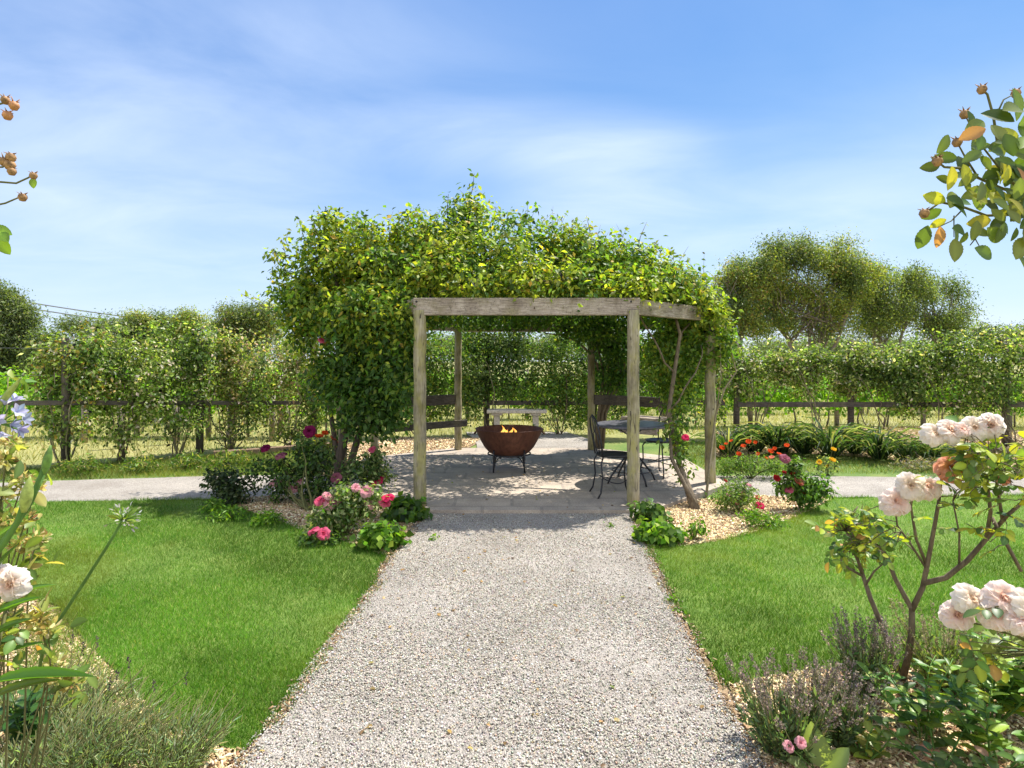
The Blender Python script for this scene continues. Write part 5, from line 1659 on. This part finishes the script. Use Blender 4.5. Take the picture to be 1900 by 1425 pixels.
# lavender
def lavender(label, px, py, rad, h, n, pal_leaf, fl_pal, group, lean=(0, 0), spikes=True, leafL=.045):
    b = G(px, py)
    t = thing('lavender', label, 'lavender', b, group)
    st, P, D = MB(), [], []
    tips = []
    for _ in range(n):
        a, r = random.uniform(0, 2 * PI), rad * math.sqrt(random.uniform(0, 1))
        s = b + Vector((r * .55 * math.cos(a), r * .55 * math.sin(a), -.01))
        hh = h * random.uniform(.6, 1.1)
        e = b + Vector((r * 1.25 * math.cos(a) + lean[0] * hh + random.gauss(0, .015), r * 1.25 * math.sin(a) + lean[1] * hh + random.gauss(0, .015), hh))
        m_ = s.lerp(e, .5) + Vector((random.gauss(0, .012), random.gauss(0, .012), .02))
        st.tube([b + Vector((random.gauss(0, .02), random.gauss(0, .02), -.02)).lerp(Vector((0, 0, 0)), .5), s + Vector((0, 0, .02)), m_, e], [.0025, .0022, .0018, .0014], 4)
        tips.append((m_, e))
        d = (e - s).normalized()
        for _k in range(16):
            q = s.lerp(e, random.uniform(.03, .72))
            P.append(tuple(q))
            D.append(tuple(d * 1.0 + rv() * .75))
    st.build('stem', M_GREENCANE, t, True)
    P, D = np.array(P), norm(np.array(D))
    N = norm(RNG.standard_normal(P.shape))
    link('foliage', leaf_mesh('foliage', P, D, N, leafL * RNG.uniform(.6, 1.2, len(P)), palette(len(P), pal_leaf, .25), NARROW, 1.3 if spikes else .6), M_LEAF, t)
    if spikes:
        sp = []
        for v in range(5):
            P_, D_ = [], []
            L = random.uniform(.05, .085)
            for k in range(44):
                z = L * random.uniform(0, 1)
                a = random.uniform(0, 2 * PI)
                rr_ = .0035 * (1 - .4 * z / L)
                P_.append((rr_ * math.cos(a), rr_ * math.sin(a), z))
                D_.append((math.cos(a), math.sin(a), .9))
            P_, D_ = np.array(P_), norm(np.array(D_))
            me = leaf_mesh('flower_spike', P_, D_, norm(RNG.standard_normal(P_.shape)), RNG.uniform(.006, .0115, len(P_)), palette(len(P_), fl_pal, .3), RHOMB, 1.2)
            me.materials.append(M_PETAL)
            sp.append(me)
        for (m_, e) in tips[:98]:
            o = bpy.data.objects.new('flower_spike', random.choice(sp))
            COL.objects.link(o)
            o.parent = t
            d = (e - m_).normalized()
            o.location = e - d * .03 - t.location
            o.rotation_euler = d.to_track_quat('Z', 'Y').to_euler()
            k = random.uniform(.8, 1.25)
            o.scale = (k, k, k)
    return t


FADED = [(3, (.25, .20, .175)), (3, (.37, .30, .235)), (1.5, (.19, .15, .185)), (1.8, (.52, .43, .34)), (1.6, (.19, .22, .11))]
PAL_LAV = [(4, (.07, .12, .055)), (4, (.12, .18, .085)), (2.4, (.20, .27, .13)), (.6, (.30, .26, .13))]
GLV = 'lavender clumps on the wood chips'
lavender('wide dark lavender clump with faded mauve spikes spilling onto the gravel path', 1458, 1392, .175, .31, 110, PAL_LAV, FADED, GLV, (-.05, 0))
lavender('second faded lavender clump tucked right behind the widest one', 1535, 1372, .13, .27, 70, PAL_LAV, FADED, GLV, (.05, 0))
lavender('loose upright lavender clump at the foot of the bare rose stems', 1608, 1285, .14, .30, 70, PAL_LAV, FADED, GLV)
lavender('pale grassy lavender clump below the hanging blush blooms', 1765, 1275, .20, .30, 90, [(3, (.10, .15, .05)), (3, (.16, .21, .07)), (2, (.26, .27, .10))], [(3, (.30, .30, .12)), (2, (.38, .30, .22))], GLV)

# broad-leaved plants, bottom right
def leafy(label, px, py, n_st, h, L, pal, group, wide=.75, name='leafy_plant', lean=.25, rad=.06, z0=.25):
    b = G(px, py)
    t = thing(name, label, 'plant', b, group)
    st, acc = MB(), LA()
    for q in range(n_st):
        a = random.uniform(0, 2 * PI)
        s = b + Vector((rad * .3 * math.cos(a), rad * .3 * math.sin(a), -.02))
        hh = h * random.uniform(.7, 1.1)
        e = b + Vector((rad * math.cos(a) * 2.2, rad * math.sin(a) * 2.2, hh)) + Vector((random.gauss(0, lean), random.gauss(0, lean), 0)) * hh
        pts = bent(s, e, .08, 6, .01)
        st.tube(pts, taper(.005, .002, 7), 6)
        k = int(12 * h / .4)
        for i in range(k):
            t_ = z0 + (1 - z0) * i / k
            q_ = Vector(pts[int(t_ * 5.99)]).lerp(Vector(pts[min(6, int(t_ * 5.99) + 1)]), t_ * 5.99 % 1)
            for sg in (0, PI):
                aa = i * 1.57 + sg + random.uniform(-.3, .3)
                d = Vector((math.cos(aa), math.sin(aa), random.uniform(.1, .7)))
                acc.add(q_, d, Vector((-.5 * d.x, -.5 * d.y, 1)) + rv() * .2, L * random.uniform(.65, 1.15) * (1 - .35 * t_))
    st.build('stem', M_STALK, t, True)
    acc.build('foliage', t, pal, OVAL, None, wide)
    return t


PAL_PEN = [(3, (.06, .14, .025)), (4, (.11, .22, .035)), (3, (.19, .31, .05)), (1.6, (.31, .40, .07))]
GP = 'broad-leaved plants at the right edge of the chips'
leafy('tallest bushy green plant with long pointed leaves, below the hanging blush blooms', 1835, 1335, 9, .38, .11, PAL_PEN, GP, .62, rad=.09)
leafy('green pointed-leaf plant with curling shoots in front of the pale lavender', 1715, 1365, 7, .28, .105, PAL_PEN, GP, .6, rad=.07)
leafy('pointed-leaf plant on the chips cut by the bottom right corner of the picture', 1850, 1420, 8, .30, .105, PAL_PEN, GP, .7, rad=.10)
leafy('low round-leaved plant with reddish stems on bright chips', 1740, 1430, 6, .20, .075, [(3, (.07, .13, .03)), (3, (.13, .20, .05)), (1, (.30, .15, .09))], GP, .95, rad=.09)
leafy('outermost pointed-leaf plant beside the near blush roses', 1960, 1340, 8, .45, .13, PAL_PEN, GP, .65, rad=.09)
leafy('small yellow-green leafy plant beside the wide dark lavender', 1605, 1400, 6, .14, .075, [(3, (.15, .22, .05)), (3, (.26, .33, .06)), (1, (.36, .33, .09))], GP, .9, rad=.05, z0=.1)
sg = thing('sage_seedling', 'single tall folded grey-green leaf with pale pink flowers at the path edge', 'plant', G(1512, 1428))
acc = LA()
b_ = sg.location
acc.add(b_ + Vector((.02, -.02, .02)), (-.35, -.2, 1), (-.6, -1, .2), .19)
acc.add(b_ + Vector((.03, -.02, .01)), (.5, -.3, .8), (-.6, -1, .4), .13)
acc.add(b_ + Vector((-.03, -.01, .01)), (-.8, -.2, .5), (0, -.5, 1), .10)
acc.build('foliage', sg, [(1, (.16, .24, .08))], wide=.8)
for px, py in ((1464, 1385), (1486, 1378)):
    e = W(px, py, 2.32)
    MB().tube([b_, e], [.003, .002], 5).build('stem', M_STALK, sg, True)
    bloom(sg, 'palepink', e, .022)

# ------------------------------------------------------------------ close plants on the left
random.seed(77)
GA = 'close agapanthus plants at the left edge'
a0 = Vector((-.98, 1.08, 0))
ag = thing('agapanthus', 'agapanthus with closed green bud and one blue flower head at the left edge', 'agapanthus', a0, GA)
for nm, pix, y, r in (('stem', [(-80, 1140), (-20, 1040), (20, 988), (56, 932), (84, 868)], 1.05, .0050), ('stem', [(-90, 1160), (-30, 1060), (14, 1000), (34, 965), (46, 930)], 1.02, .0046), ('stem', [(-110, 1180), (-60, 1000), (-30, 860), (-4, 790)], 1.1, .005)):
    pts = [a0 + Vector((-.10, 0, -.02)), a0 + Vector((-.10, 0, .3))] + [W(px, py, y) for px, py in pix]
    MB().tube(pts, r, 9).build(nm, M_STALK, ag, True)
def bud(parent, pix0, pix1, y, r, mat):
    a, b2 = W(*pix0, y), W(*pix1, y)
    k = 9
    MB().tube([a.lerp(b2, i / (k - 1)) for i in range(k)], [max(.0012, r * math.sin(PI * (.12 + .88 * i / (k - 1))) ** .8) for i in range(k)], 10).build('bud', mat, parent, True)
M_BUD = flat('green_bud', (.10, .20, .03), .6, 0, .45, 90)
M_BUDPALE = flat('pale_bud_sheath', (.26, .32, .07), .6, 0, .4, 90)
bud(ag, (82, 880), (94, 826), 1.05, .0070, M_BUD)
bud(ag, (44, 950), (56, 884), 1.02, .0092, M_BUDPALE)
bud(ag, (-8, 760), (40, 700), 1.1, .006, M_BUDPALE)
PAL_BLUE = [(3, (.42, .44, .62)), (2, (.54, .56, .74)), (2, (.32, .33, .52))]
for px, py, y in ((8, 752, 1.1), (30, 765, 1.08), (18, 788, 1.1), (40, 778, 1.1), (-5, 780, 1.06), (2, 800, 1.1), (25, 745, 1.12), (-10, 748, 1.1), (32, 796, 1.1)):
    acc = LA()
    c = W(px, py, y)
    ctr = W(-2, 785, 1.1)
    d0 = (c - ctr)
    d0 = d0.normalized() if d0.length > 1e-4 else Vector((0, 0, 1))
    MB().tube([ctr, c], [.0016, .0014], 5).build('flower_stalk', M_STALK, ag, True)
    for k in range(6):
        a = k * PI / 3
        u = d0.orthogonal().normalized()
        w = d0.cross(u)
        rad_ = u * math.cos(a) + w * math.sin(a)
        acc.add(c, d0 * .85 + rad_ * .7, d0 - rad_, .019)
    acc.build('bloom', ag, PAL_BLUE, OVAL, M_PETAL, .8, .12)
acc = LA()
for (py, ex, ey) in ((1120, 118, 1086), (1150, 80, 1110), (1270, 172, 1250), (1225, 95, 1196), (1190, 60, 1150), (1080, 45, 1010), (1040, 30, 970), (1300, 110, 1262)):
    q, e = W(-22, py, 1.56), W(ex - 14, ey, 1.56 + random.uniform(-.08, .12))
    acc.add(q, e - q + Vector((0, 0, .02)), Vector((random.uniform(-.2, .2), -.6, 1)), (e - q).length)
s2 = thing('strap_leaf_plant', 'clump of long narrow bright green leaves at the left edge below the white rose', 'plant', W(-40, 1260, 1.55) * Vector((1, 1, 0)) if False else Vector((-1.36, 1.55, 0)), GA)
st = MB()
st.tube([s2.location + Vector((0, 0, -.03)), W(-24, 1305, 1.56), W(-22, 1180, 1.56), W(-20, 1030, 1.56)], taper(.006, .003, 4), 7)
st.build('stem', M_STALK, s2, True)
acc.build('foliage', s2, [(3, (.09, .20, .025)), (2, (.15, .28, .035)), (1, (.06, .14, .02))], OVAL, None, .15)

# seed head on a long leaning stalk
h0 = G(60, 1300)
hd = thing('agapanthus', 'leaning agapanthus stalk with white-tipped spent flower head over the lawn', 'agapanthus', h0, GA)
HYd = 1.95
pts = [h0 + Vector((0, 0, -.02)), W(80, 1205, HYd), W(100, 1166, HYd), W(150, 1090, HYd), W(195, 1020, HYd), W(228, 966, HYd)]
MB().tube(pts, [.006, .0055, .005, .005, .0045, .0045], 8).build('stem', M_STALK, hd, True)
ctr = Vector(pts[-1])
accw, accg = LA(), LA()
stw = MB()
for _ in range(46):
    d = (rv() + Vector((.45, 0, .55))).normalized()
    L = random.uniform(.025, .055)
    e = ctr + d * L
    stw.tube([ctr, e], [.0012, .0010], 4)
    accw.add(e - d * .004, d + rv() * .3, rv(), .017)
    if random.random() < .4:
        accg.add(ctr + d * L * .3, d, rv(), .035)
stw.build('flower_stalk', M_STALK, hd, True)
for q in range(len(accw.p)):
    a1 = LA()
    a1.add(accw.p[q], accw.d[q], accw.n[q], accw.s[q])
    a1.build('bloom', hd, [(4, (.58, .58, .54)), (2, (.36, .35, .38)), (1.5, (.25, .27, .17))], OVAL, M_PETAL, .5)
accg.build('bract', hd, [(1, (.22, .34, .05))], OVAL, None, .5)

# yellow whorled seed heads
y0 = Vector((-1.62, 1.85, 0))
wh = thing('whorl_plant', 'tall plant with tan yellow whorled seed heads and dark spikes at the left edge', 'plant', y0)
st = MB()
WH = [(15, 700, 1.9), (25, 820, 1.75), (12, 850, 1.7), (45, 885, 1.75), (62, 905, 1.75), (20, 960, 1.7), (48, 965, 1.7), (70, 1000, 1.7), (40, 1010, 1.72), (12, 1130, 1.7), (72, 1150, 1.72), (90, 1168, 1.72), (25, 1155, 1.7), (10, 1190, 1.68), (105, 1232, 1.8), (115, 1255, 1.8), (135, 1268, 1.8), (40, 1075, 1.7), (60, 1020, 1.75), (5, 915, 1.7)]
for px, py, y in WH:
    c = W(px, py, y)
    st.tube(bent(y0 + Vector((random.gauss(0, .03), random.gauss(0, .03), -.02)), c, .06, 6, .015), taper(.004, .002, 7), 5)
st.build('stem', M_GREENCANE, wh, True)
for px, py, y in WH[1:]:
    c = W(px, py, y)
    acc = LA()
    for _ in range(46):
        d = (rv() * Vector((1, 1, .55))).normalized()
        acc.add(c + d * random.uniform(.004, .02), d + Vector((0, 0, .3)), rv(), random.uniform(.012, .026))
    acc.build('seed_head', wh, [(3, (.56, .50, .16)), (2, (.44, .36, .12)), (2.4, (.66, .60, .30)), (2.4, (.30, .36, .08)), (.5, (.38, .20, .10))], OVAL, M_PETAL, .8)
acc = LA()
for px, py, y in WH:
    for _ in range(7):
        q = W(px + random.gauss(0, 18), py + random.gauss(10, 22), y + random.gauss(0, .03))
        acc.add(q, rv(.1), rv(1.2), random.uniform(.03, .06))
acc.build('foliage', wh, [(3, (.10, .17, .04)), (3, (.20, .26, .06)), (2, (.36, .34, .12))], OVAL, None, .8)

# white rose at the edge
w0 = Vector((-1.42, 1.6, 0))
wr = thing('rose_bush', 'small white rose with one open bloom at the left edge above the wood chips', 'rose bush', w0, 'close rose bushes')
st, acc = MB(), LA()
e = W(18, 1100, 1.6)
st.tube(bent(w0 + Vector((0, 0, -.03)), e, .05, 6, .01), taper(.006, .004, 7), 6)
for _ in range(10):
    q = W(random.uniform(-10, 60), random.uniform(1040, 1260), 1.62)
    st.tube([Vector((w0.x, w0.y, q.z - .08)), q], [.002, .0015], 4)
    rose_leaf(acc, st, q, rv(.1), .08)
st.tube([w0 + Vector((0, 0, -.03)), w0 + Vector((0, 0, .9))], [.006, .004], 6)
st.build('stem', M_GREENCANE, wr, True)
acc.build('foliage', wr, PAL_NEAR)
bloom(wr, 'white', W(22, 1085, 1.57), 30 * 1.57 / F, (.2, -.8, .4))
bloom(wr, 'white', W(-6, 1072, 1.6), 26 * 1.57 / F, (0, -.7, .6))

# tall sprigs, top left
q0 = Vector((-1.30, 1.2, 0))
tl = thing('rose_bush', 'tall rose sprigs with dried seed heads and orange hips reaching in against the sky', 'rose bush', q0, 'close rose bushes')
tl['label'] = 'arching rose sprigs with dried seed heads and orange hips against the sky at the left'
st, acc = MB(), LA()
hb = W(-110, 420, 1.15)
st.tube([q0 + Vector((0, 0, -.05)), q0 + Vector((.02, 0, 1.0)), hb, W(-70, 300, 1.15), W(-40, 200, 1.15)], [.012, .01, .007, .005, .003], 7)
TLE = []
for pix in ([(-70, 320), (-30, 335), (30, 340), (52, 330), (60, 325)], [(-90, 380), (-30, 385), (10, 377), (38, 365)], [(-60, 280), (-20, 310), (5, 310), (18, 300)], [(-45, 200), (-10, 195), (12, 190), (20, 192)], [(-110, 420), (-40, 430), (-2, 432)]):
    st.tube([W(x, y, 1.15) for x, y in pix], taper(.0022, .0014, len(pix)), 6)
for _ in range(34):                                 # leaves along the main cane, outside the frame
    t_ = random.random()
    c_ = (q0 + Vector((.01, 0, .5))).lerp(q0 + Vector((.02, 0, 1.0)), t_) if random.random() < .5 else (q0 + Vector((.02, 0, 1.0))).lerp(hb, t_)
    rose_leaf(acc, st, c_, Vector((-1, random.uniform(-.8, .8), random.uniform(-.1, .6))), random.uniform(.08, .12))
st.build('stem', M_GREENCANE, tl, True)
for px, py, m_, r in ((62, 326, M_HIP, .007), (42, 366, M_HIP, .008), (20, 292, M_HIP, .009), (18, 306, M_HIP, .010), (22, 318, M_HIP, .008), (8, 300, M_HIP, .009), (26, 196, M_HIPRED, .009), (14, 214, M_HIPRED, .009), (10, 186, M_HIP, .008)):
    hip(tl, W(px, py, 1.14), r, mat=m_)
for a in ((0, 432, 30, 35), (-5, 440, 36, 60), (-20, 425, 40, 10), (62, 330, 20, 85), (0, 182, 22, 200)):
    leaf_px(*a, y=1.15)
acc.build('foliage', tl, [(3, (.16, .28, .03)), (1, (.24, .30, .05))])

# silvery tufts bottom left
GS = 'silvery tufts on the wood chips'
for px, py, rad, n, lab in ((70, 1440, .24, 110, 'silvery narrow-leaved tuft at the bottom left corner of the picture'), (190, 1420, .22, 100, 'middle silvery tuft on the chips at the bottom left'), (320, 1425, .17, 70, 'silvery tuft closest to the left lawn point, beside the bare chips'), (30, 1340, .24, 90, 'rear silvery tuft under the tan whorled seed heads'), (150, 1345, .18, 60, 'sparse silvery tuft at the left lawn edge')):
    lavender(lab, px, py, rad, .20, int(n * 1.4), PAL_SILVER, FADED, GS, (.35, 0), False, .042)
dl = leafy('dark glossy leaf plant standing in the silvery tufts', 62, 1400, 4, .26, .11, [(3, (.03, .08, .015)), (2, (.05, .12, .02))], None, .7, rad=.03)
for lab, px, py in (('thin dark seed spikes rising from the chips behind the silvery tufts', 130, 1300), ('second group of dark seed spikes nearer to the lawn', 250, 1330)):
    b_ = G(px, py)
    t = thing('seed_spike_plant', lab, 'plant', b_, 'dark seed spikes')
    for k in range(5):
        e = b_ + Vector((random.gauss(.03, .08), random.gauss(0, .06), random.uniform(.16, .30)))
        sp_o = MB().tube([b_ + Vector((0, 0, -.01)), b_.lerp(e, .6), e], [.002, .0018, .0015], 5).build('stem', M_GREENCANE, t, True)
        P_ = np.array([tuple(e + Vector((random.gauss(0, .003), random.gauss(0, .003), random.uniform(-.045, .01)))) for _ in range(26)])
        D_ = norm(RNG.standard_normal(P_.shape) + np.array([0, 0, .8]))
        link('seed_head', leaf_mesh('seed_head', P_, D_, norm(RNG.standard_normal(P_.shape)), RNG.uniform(.007, .012, len(P_)), palette(len(P_), [(2, (.10, .07, .09)), (1, (.18, .13, .13))], .3), RHOMB, 1.2), M_PETAL, t)

# fallen leaves and petals on path and patio, small weeds in the gravel
lf_ = np.concatenate([scatter([(-1.1, 2.3), (1.0, 2.3), (1.25, 6.3), (-.95, 6.3)], 90, .5), scatter(ring, 170)])
zz_ = np.where(inside(ring, lf_), .040, .009)
P_ = np.c_[lf_, zz_]
D_ = norm(np.c_[RNG.standard_normal((len(P_), 2)), .12 * RNG.standard_normal(len(P_))])
N_ = norm(np.c_[.3 * RNG.standard_normal((len(P_), 2)), np.ones(len(P_))])
tag(link('fallen_leaves', leaf_mesh('fallen_leaves', P_, D_, N_, RNG.uniform(.015, .04, len(P_)), palette(len(P_), [(3, (.30, .20, .08)), (2, (.42, .33, .12)), (2, (.16, .10, .05)), (1, (.22, .27, .06))], .25), OVAL), M_LEAF_NEAR), kind='stuff')
for k_, (px, py) in enumerate(((802, 1002), (1132, 978), (1248, 1118), (1262, 1135))):
    shrub('gravel_weed', ['tiny weed in the gravel near the left leafy plant', 'tiny weed in the gravel near the right front post', 'upper of two tiny weeds at the right gravel edge', 'lower of two tiny weeds at the right gravel edge'][k_], 'weed', (px, py), [(px, py - 4, 9, 4)], PAL_BRIGHT, 8, 5, .03, .012, (), 'tiny weeds in the gravel', 2, stem_r=.003)

# grass creeping into the chips at the lower left
grass_mesh('grass', scatter(gpts([(60, 1120), (130, 1150), (230, 1278), (385, 1378), (380, 1425), (150, 1425), (20, 1250)]), 5200), .075, .07, [(3, (.12, .20, .04)), (3, (.20, .28, .07)), (2, (.38, .36, .15))], -.015, .7)
